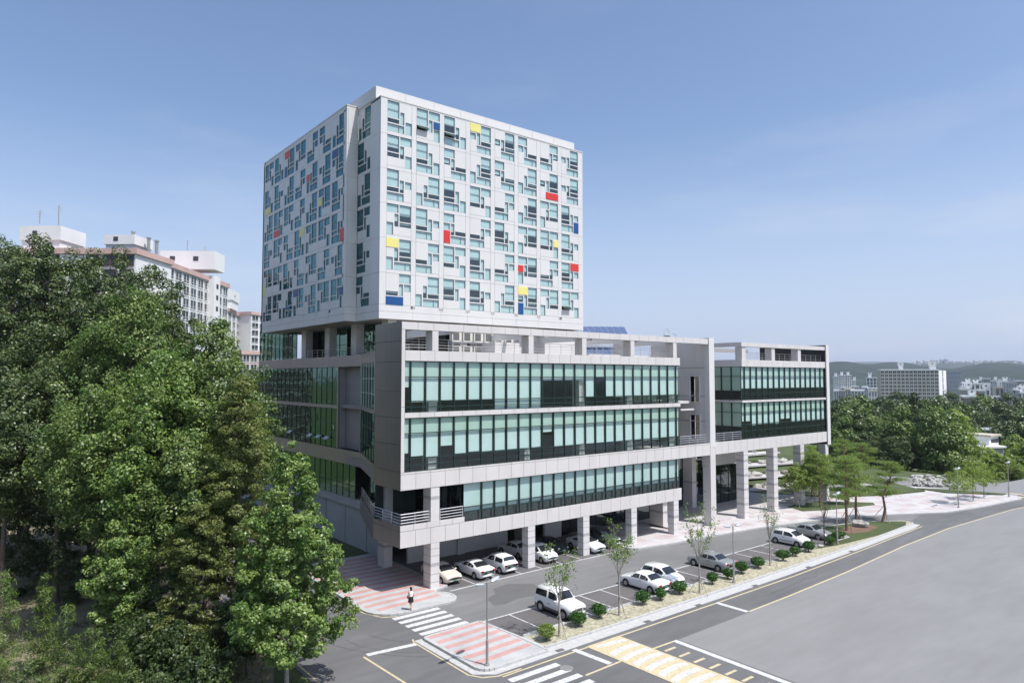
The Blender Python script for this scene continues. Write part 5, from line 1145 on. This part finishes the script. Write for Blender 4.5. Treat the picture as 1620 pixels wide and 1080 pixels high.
# wooded hills
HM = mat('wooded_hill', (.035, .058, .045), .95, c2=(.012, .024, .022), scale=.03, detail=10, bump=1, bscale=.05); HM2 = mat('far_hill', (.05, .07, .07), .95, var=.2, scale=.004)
def hill(name, pts, depth, th, m, z0=-25, seed=1):
    g = np.random.default_rng(seed); xs = np.linspace(pts[0][0], pts[-1][0], 90); top = np.interp(xs, [p[0] for p in pts], [p[1] for p in pts])
    top = np.array([top[max(0, i-2):i+3].mean() for i in range(len(top))])
    rows = []
    K = 14
    for k in range(K+1):
        t = k/K; prof = math.sin(min(1, t/.6)*math.pi/2) if t < .6 else math.cos((t-.6)/.4*math.pi/2)
        for i, x in enumerate(xs):
            d = depth+(t-.6)*th; X, Y = at(x, d); H = (CAMZ+(597-top[i])/1088*depth-z0)
            rows.append((X, Y, z0-3+(H+3)*prof*(1+.05*math.sin(i*.9+k*1.7)*(1-abs(t-.6))*0+.03*math.sin(i*.35+k)*(t != .6))))
    n = len(xs); b = MB(); b.v = rows; b.f = [(k*n+i, k*n+i+1, (k+1)*n+i+1, (k+1)*n+i) for k in range(K) for i in range(n-1)]; b.m = [0]*len(b.f)
    o = b.build(name, m, None, True); o['kind'] = 'structure'; return o
hill('hill', [(1200, 596), (1270, 590), (1300, 576), (1320, 573), (1345, 573), (1370, 577), (1390, 573), (1410, 572), (1430, 575), (1460, 580), (1500, 583), (1540, 577), (1570, 575), (1600, 575), (1640, 577), (1720, 582), (1800, 590)], 2100, 1500, HM, seed=4)
hill('hill', [(1200, 600), (1300, 592), (1340, 584), (1380, 588), (1440, 592), (1490, 588), (1540, 582), (1600, 585), (1700, 585), (1800, 598)], 1500, 800, HM, seed=6)
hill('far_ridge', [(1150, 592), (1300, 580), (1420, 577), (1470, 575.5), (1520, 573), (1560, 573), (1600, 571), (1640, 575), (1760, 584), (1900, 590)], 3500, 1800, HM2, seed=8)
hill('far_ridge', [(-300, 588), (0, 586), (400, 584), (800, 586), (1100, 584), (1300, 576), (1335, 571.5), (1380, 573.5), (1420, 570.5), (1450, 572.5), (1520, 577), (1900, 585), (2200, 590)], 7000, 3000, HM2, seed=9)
# red brick neighbour and solar array behind the roof terrace
nb_ = apt((72, 96), (112, 92), 0, 20.8, 8, 6, 'red brick neighbouring block seen through the roof frame', depth=10, wallm='brick', roofm='brick', framem='cream', pw=.5, cat='building', name='brick_building')
sa = tag(empty('solar_array', (78.7, 80, 22.6)), 'row of blue solar panels on a frame above the podium roof right of the tower', 'solar panels')
b = MB()
for x in (0, 3.5, 7, 10.4): b.tube([(x, .8, -2.8), (x, .8, 3.2)], .06, 6)
b.build('frame', M['rail'], sa)
sm = MB().box(.04, 1.44, 0, .05, .04, 1.5).mesh('solar_panel', mat('solar_blue', (.09, .13, .24), .2, spec=.6))
for i in range(7): 
    o = link('solar_panel', sm, sa, (i*1.5, .1, 2.1+i*.06)); o.rotation_euler = (math.radians(-32), 0, 0)
    o = link('solar_panel', sm, sa, (i*1.5, .9, -1.2+i*.02)); o.rotation_euler = (math.radians(-32), 0, 0)
# air conditioning units on the terrace
acb = MB().box(0, 1.15, 0, .5, 0, 1.05).mesh('casing', mat('ac_beige', (.62, .60, .54), .6))
acg = MB().box(.12, .85, -.02, -.002, .15, .9).mesh('fan_grille', M['joint'])
stand = tag(empty('unit_rack', (38.6, 58.2, 19.8)), 'two-tier steel rack for air conditioning units on the terrace', 'rack')
MB().box(-.1, 8.2, -.1, .7, 1.35, 1.42).box(-.1, 0, -.1, .7, 0, 1.35).box(8.1, 8.2, -.1, .7, 0, 1.35).build('frame', M['rail'], stand)
for t in range(2):
    for i in range(6):
        r = tag(empty('air_conditioner', (38.6+i*1.36, 58.3, 19.82+t*1.45)), ('upper' if t else 'lower')+' tier air conditioner, number '+['one', 'two', 'three', 'four', 'five', 'six'][i]+' from the left on the terrace rack', 'air conditioner', 'air conditioners on the roof terrace')
        link('casing', acb, r); link('fan_grille', acg, r)
for (x, y, z) in ((62.5, 50.3, 22.2), (71, 56, 22.3)):
    r = tag(empty('roof_fan', (x, y, z)), 'small round ventilator on the roof beam '+('left' if x < 65 else 'right')+' of the tall fin', 'ventilator')
    MB().box(-.25, .25, -.25, .25, 0, .15).build('base', M['black'], r)
    MB().tube([(math.cos(a)*.45, 0, .5+math.sin(a)*.42) for a in [math.radians(t) for t in range(-40, 225, 20)]], .04, 5).build('hood', M['rail'], r)

# ------------------------------------------------------------------ rocks and planting on the right
def rock(x, y, z, r, seed, label, group, sx=1, m='rock'):
    g = random.Random(seed); b = MB(); b.blob((0, 0, r*.35), (r*sx, r*.8, r*.62), 8, 5, .22, rg=g); me = b.mesh('boulder', M[m]); weld(me)
    o = link('boulder', me, None, (x, y, z), g.random()*6); tag(o, label, 'rock', group); return o
rock(83.0, 38.6, .1, .85, 1, 'large pale boulder on the soil patch between the staked pines', None, 1.3)
rock(76.3, 37.2, .1, .32, 2, 'small white stone beside the last bush', None); rock(69.9, 36.6, .1, .3, 3, 'small white stone between the hatchback bushes', None)
rr = random.Random(12); k = 0
structure('rock_bank', MB().prism([(100, 50), (108, 46), (116, 44), (119, 49), (134, 62), (138, 90), (104, 92), (92, 72), (94, 58)], -.5, .35), M['grass'])
for i in range(6):
    rr_ = [(94+i*3.0, 58+i*5.5), (112+i*3.2, 47+i*7)]
    structure('terrace_path', MB().prism([(94+i*2.4, 60+i*5), (114+i*3, 51+i*7), (115+i*3, 53.3+i*7), (94.5+i*2.4, 63+i*5)], .35+i*.9, .5+i*.95), M['plaza'])
    structure('rock_bank', MB().prism([(93+i*2.4, 63.1+i*5), (115.5+i*3, 53.5+i*7), (119+i*3, 58.3+i*7), (94+i*2.4, 68+i*5)], -.1, .9+i*.95), M['grass'])
for i in range(150):
    band = i % 6; t = rr.random(); x = 93+band*2.4+t*21; y = 62.4+band*5-t*(9.6-band*2)+rr.uniform(-.6, .8)
    rock(x, y, .45+band*.9, rr.uniform(.35, .95), 100+i, 'pale landscape boulder in the terraced bank behind the pines', 'boulders of the terraced bank', rr.uniform(1, 1.7))
for i in range(60):
    a = rr.random(); b_ = rr.random(); x, y = at(1436+a*62, 112+b_*11)
    rock(x, y, .1, rr.uniform(.25, .6), 300+i, 'pale stone in the rockery at the left rim of the far plaza', 'stones of the plaza rockery', rr.uniform(1, 1.5))
# mixed wood beyond the plaza
far_labels = []
protos = []
specs = [('leafy_tree', L_DARK, 9.5, 3.6, None), ('leafy_tree', L_POP, 10.5, 3.8, None), ('leafy_tree', L_MID, 8.5, 3.2, None), ('conifer_tree', L_DARK, 12, 2.8, 'c'), ('leafy_tree', L_LIME, 7, 2.6, None)]
kindw = ['dark green', 'deep green', 'mid green', 'dark pointed', 'light green']
PX = 0
FTL = {}
def far_tree(px, top, depth, kind, label):
    k_ = FTL.get(label, 0); FTL[label] = k_+1
    if k_: label = label+['', ', right neighbour', ', third of its kind', ', fourth of its kind'][min(3, k_)]
    x, y = at(px, depth); zb = ground_h(x, y); H = hz_(top, depth)-zb
    nm, lm, h, R, pf = specs[kind]
    if not protos or kind not in [k for k, _ in protos]:
        t = tree(nm, x, y, label, h, cone(R*1.1) if pf else ell(R, .55), h*.1, lm, 15000, .30, 150, .75, 500+kind, trunk_r=.22, z=zb, nb=10, group='trees of the wood beyond the plaza')
        protos.append((kind, t)); reg(t)
    else:
        src = dict(protos)[kind]; t = copy_tree(src); t['label'] = label; t.location = (x, y, zb); 
    s = H/h; t.scale = (s*.93+.1, s*.93+.1, s); t.rotation_euler.z = rnd.random()*6
rr = random.Random(21)
rows = [(205, 1318, 1625, 15, [632, 640], 0), (170, 1325, 1500, 9, [650, 662], 1), (235, 1310, 1630, 17, [622, 632], 1), (150, 1330, 1450, 6, [668, 690], 0), (300, 1330, 1620, 16, [618, 628], 0)]
place = ['by the end fin', 'left in the wood', 'left of centre in the wood', 'centre of the wood', 'right of centre in the wood', 'near the sheds', 'far right in the wood', 'at the right edge']
for ri, (dp, a, b_, n, tr, kd) in enumerate(rows):
    for i in range(n):
        px = a+(b_-a)*(i+.5)/n+rr.uniform(-5, 5); top = rr.uniform(*tr); k = rr.choice([0, 0, 1, 1, 2]) if kd == 0 else rr.choice([0, 1, 2, 3])
        if px > 1500 and dp < 240: top += rr.uniform(14, 34)
        pl = place[min(7, int((px-1310)/40))]
        far_tree(px, top, dp+rr.uniform(-8, 8), k, kindw[k]+' tree '+pl+', '+['middle row', 'front row', 'back row', 'nearest row', 'farthest row'][ri])
far_tree(1447, 610, 190, 3, 'tall pointed olive conifer standing above the wood'); far_tree(1425, 640, 150, 2, 'bright green tree before the wood left of the trunk')
far_tree(1478, 640, 142, 2, 'bright green tree with dark trunk in the middle of the wood'); far_tree(1505, 650, 150, 4, 'light loose tree right of the dark trunk')
for i, (px, top, dp) in enumerate([(1490, 712, 150), (1515, 708, 152), (1540, 706, 155), (1565, 712, 150), (1585, 722, 148), (1605, 735, 145), (1460, 725, 146), (1618, 700, 165), (1600, 690, 185), (1575, 745, 140), (1530, 745, 140), (1500, 752, 138)]):
    far_tree(px, top, dp, 4, 'light green willow-like shrub number '+str(i+1)+' from the plaza edge' if False else ['light green shrubby tree left of the lamps', 'light green shrubby tree behind the plaza lamp', 'broad light green shrub between the lamps', 'light green shrub below the white shed', 'light green shrub right of the shed', 'light green shrub by the far lamp', 'low green shrub above the rockery', 'young green tree at the right edge', 'young green tree below the grey shed', 'low shrub behind the far lawn', 'low shrub behind the right plaza trees', 'low shrub beside the far road'][i])
g9 = np.random.default_rng(77); n = 22000; ss = g9.uniform(1440, 1640, n); dd = g9.uniform(137, 200, n); xy = np.array([at(a, b) for a, b in zip(ss, dd)])
P = np.stack([xy[:, 0], xy[:, 1], [ground_h(a, b)+.4 for a, b in xy]], 1)
tag(link('tall_grass', leafmesh('tall_grass', P, np.tile([0, 0, .2], (n, 1)), 1.0, g9, L_GRASS, .3)), 'tall meadow grass beyond the far road', 'grass', kind='stuff')
# sheds among the trees on the right
def shed(pl, pr, pt, pb, depth, label, wm, roofm, name='shed'):
    x, y = at(pl, depth); x2, y2 = at(pr, depth+3); zt_, zb = hz_(pt, depth), hz_(pb, depth); ang = math.atan2(y2-y, x2-x); L = math.dist((x, y), (x2, y2))
    r = tag(empty(name, (x, y, zb), ang), label, 'shed'); H = zt_-zb
    MB().box(0, L, 0, 9, -8, H).build('wall', AP[wm], r); MB().box(-.4, L+.4, -.5, 9.5, H+.003, H+.45).build('roof', AP[roofm], r)
    for i in range(3): MB().box(L*(.2+.25*i), L*(.2+.25*i)+1.6, -.06, -.003, H*.55, H*.8).build('window', AP['dark'], r)
    return r
shed(1503, 1558, 691, 714, 178, 'grey blue shed with white roof and torn white banner', 'grey', 'white'); 
p = at(1539, 176); bt = MB().face([(0, 0, 2.6), (3, 0, 3.6), (3.4, 0, 0), (.2, 0, -.2)]).build('banner_sheet', AP['white']); bt.location = (p[0], p[1], hz_(711, 176)); bt.rotation_euler.z = math.atan2(*(lambda a, b: (b[1]-a[1], b[0]-a[0]))(at(1503, 178), at(1558, 181))); tag(bt, 'torn white banner hanging on the front of the grey blue shed', 'banner')
shed(1560, 1575, 690, 712, 172, 'white gable end of a container next to the grey blue shed', 'white', 'cream'); shed(1561, 1604, 682, 704, 200, 'dark grey shed behind the white container', 'grey', 'grey')
shed(1488, 1582, 709, 716, 168, 'long low white canopy roofs in front of the sheds', 'grey', 'white')

# ------------------------------------------------------------------ pedestrian
def person(x, y, z, rz):
    root = tag(empty('person', (x, y, z), rz), 'woman in white top and black skirt with brown bag walking at the crossing', 'person')
    V = {'pel': (0, 0, .90, .13), 'waist': (0, 0, 1.04, .105), 'chest': (0, .0, 1.24, .135), 'neck0': (0, 0, 1.38, .06), 'neck': (0, .005, 1.45, .045), 'head0': (0, .015, 1.52, .08), 'head': (0, .015, 1.60, .072),
         'hl': (.085, 0, .84, .095), 'kl': (.08, .10, .47, .055), 'al': (.08, .05, .09, .035), 'tl': (.08, .19, .035, .03), 'hr': (-.085, 0, .84, .095), 'kr': (-.08, -.02, .47, .055), 'ar': (-.08, -.18, .11, .035), 'tr': (-.08, -.07, .04, .03),
         'sl': (.165, 0, 1.33, .05), 'el': (.20, -.07, 1.08, .036), 'wl': (.20, .02, .86, .024), 'hdl': (.20, .05, .78, .028), 'sr': (-.165, 0, 1.33, .05), 'er': (-.21, -.03, 1.07, .036), 'wr': (-.19, .12, .93, .024), 'hdr': (-.18, .18, .90, .028)}
    names = list(V); E_ = [('pel','waist'),('waist','chest'),('chest','neck0'),('neck0','neck'),('neck','head0'),('head0','head'),('pel','hl'),('hl','kl'),('kl','al'),('al','tl'),('pel','hr'),('hr','kr'),('kr','ar'),('ar','tr'),('chest','sl'),('sl','el'),('el','wl'),('wl','hdl'),('chest','sr'),('sr','er'),('er','wr'),('wr','hdr')]
    pts = [V[n][:3] for n in names]; rad = [V[n][3] for n in names]; ed = [(names.index(a), names.index(b)) for a, b in E_]
    for s, w_ in (('l', 'hdl'), ('r', 'hdr')):     # fingers and thumb
        bx, by, bz, _ = V[w_]; sg = 1 if s == 'l' else -1
        for k in range(4):
            y0 = by+(-.024+.016*k); L_ = (.055, .068, .064, .048)[k]; i = len(pts); pts += [(bx, y0, bz-.03), (bx-sg*.006, y0, bz-.03-L_*.55), (bx-sg*.018, y0, bz-.03-L_)]; rad += [.0085, .008, .007]
            ed += [(names.index(w_), i), (i, i+1), (i+1, i+2)]
        i = len(pts); pts += [(bx-sg*.012, by+.035, bz-.012), (bx-sg*.02, by+.05, bz-.045)]; rad += [.010, .008]; ed += [(names.index(w_), i), (i, i+1)]
    me = bpy.data.meshes.new('body'); me.from_pydata(pts, ed, []); skin = mat('skin', (.55, .34, .25), .5)
    o = link('body', me, root); sk = o.modifiers.new('Skin', 'SKIN'); sv = me.skin_vertices[0].data
    for v_, r_ in zip(sv, rad): v_.radius = (r_, r_*.85 if r_ > .09 else r_)
    sv[0].use_root = True; o.modifiers.new('Subdivision', 'SUBSURF').levels = 1
    dg = bpy.context.evaluated_depsgraph_get(); me2 = bpy.data.meshes.new_from_object(o.evaluated_get(dg)); me2.materials.clear(); me2.materials.append(skin); o.modifiers.clear(); o.data = me2
    me2.polygons.foreach_set('use_smooth', [True]*len(me2.polygons))
    def ringtube(name, rings, m):
        b = MB(); n = 14
        for (cx, cy, cz, rx, ry) in rings:
            for j in range(n): t = 2*math.pi*j/n; b.v.append((cx+rx*math.cos(t), cy+ry*math.sin(t), cz))
        for i in range(len(rings)-1):
            for j in range(n): b.f.append((i*n+j, i*n+(j+1) % n, (i+1)*n+(j+1) % n, (i+1)*n+j)); b.m.append(0)
        return b.build(name, m, root, True)
    ringtube('top', [(0, 0, .93, .155, .12), (0, 0, 1.04, .135, .11), (0, 0, 1.2, .165, .13), (0, 0, 1.30, .18, .12), (0, 0, 1.37, .14, .09), (0, 0, 1.41, .065, .06)], mat('white_top', (.8, .79, .76), .8))
    ringtube('skirt', [(0, 0, 1.0, .145, .118), (0, 0, .86, .19, .15), (0, .01, .60, .22, .19), (0, .01, .57, .21, .18)], M['black'])
    hb = MB(); hb.blob((0, -.012, 1.60), (.098, .108, .12), 12, 8); hb.blob((0, -.06, 1.50), (.085, .055, .11), 10, 6); hb.build('hair', mat('dark_hair', (.02, .012, .01), .5), root, True)
    fb = MB(); fb.blob((0, .10, 1.575), (.014, .02, .02), 6, 4); fb.build('nose', skin, root, True)
    for s in (1, -1):
        MB().blob((s*.033, .088, 1.60), (.013, .008, .008), 6, 4).build('eye', M['black'], root); MB().blob((s*.09, .01, 1.58), (.014, .02, .03), 6, 4).build('ear', skin, root)
        MB().blob((s*.08, .14 if s > 0 else -.12, .035), (.045, .12, .035), 8, 5).build('shoe', mat('shoe_tan', (.35, .2, .15), .5), root)
    MB().blob((0, .098, 1.535), (.022, .008, .008), 6, 4).build('mouth', M['red'], root)
    bag = MB(); bag.blob((-.24, .0, .98), (.055, .15, .14), 10, 6).tube([(-.22, -.1, 1.05), (-.17, -.04, 1.38), (-.17, .05, 1.38), (-.22, .12, 1.05)], .01, 5)
    tag(bag.build('shoulder_bag', mat('bag_leather', (.22, .11, .09), .6)), 'brown shoulder bag hanging at the right hip of the woman', 'bag'); o = bpy.data.objects['shoulder_bag']; o.location = (x, y, z); o.rotation_euler.z = rz
person(26.9, 46.1, .14, 0)

# ------------------------------------------------------------------ haze
hm_ = bpy.data.materials.new('haze'); hm_.use_nodes = True; t = hm_.node_tree; t.nodes.clear()
o_ = t.nodes.new('ShaderNodeOutputMaterial'); pvn = t.nodes.new('ShaderNodeVolumePrincipled'); pvn.inputs['Color'].default_value = (.80, .87, 1, 1); pvn.inputs['Density'].default_value = .00009; pvn.inputs['Anisotropy'].default_value = .2
t.links.new(pvn.outputs[0], o_.inputs['Volume'])
hz = MB().box(-12500, 12500, -12500, 12500, -60, 260).build('haze', hm_); tag(hz, 'pale summer haze over the valley', 'haze', kind='stuff')
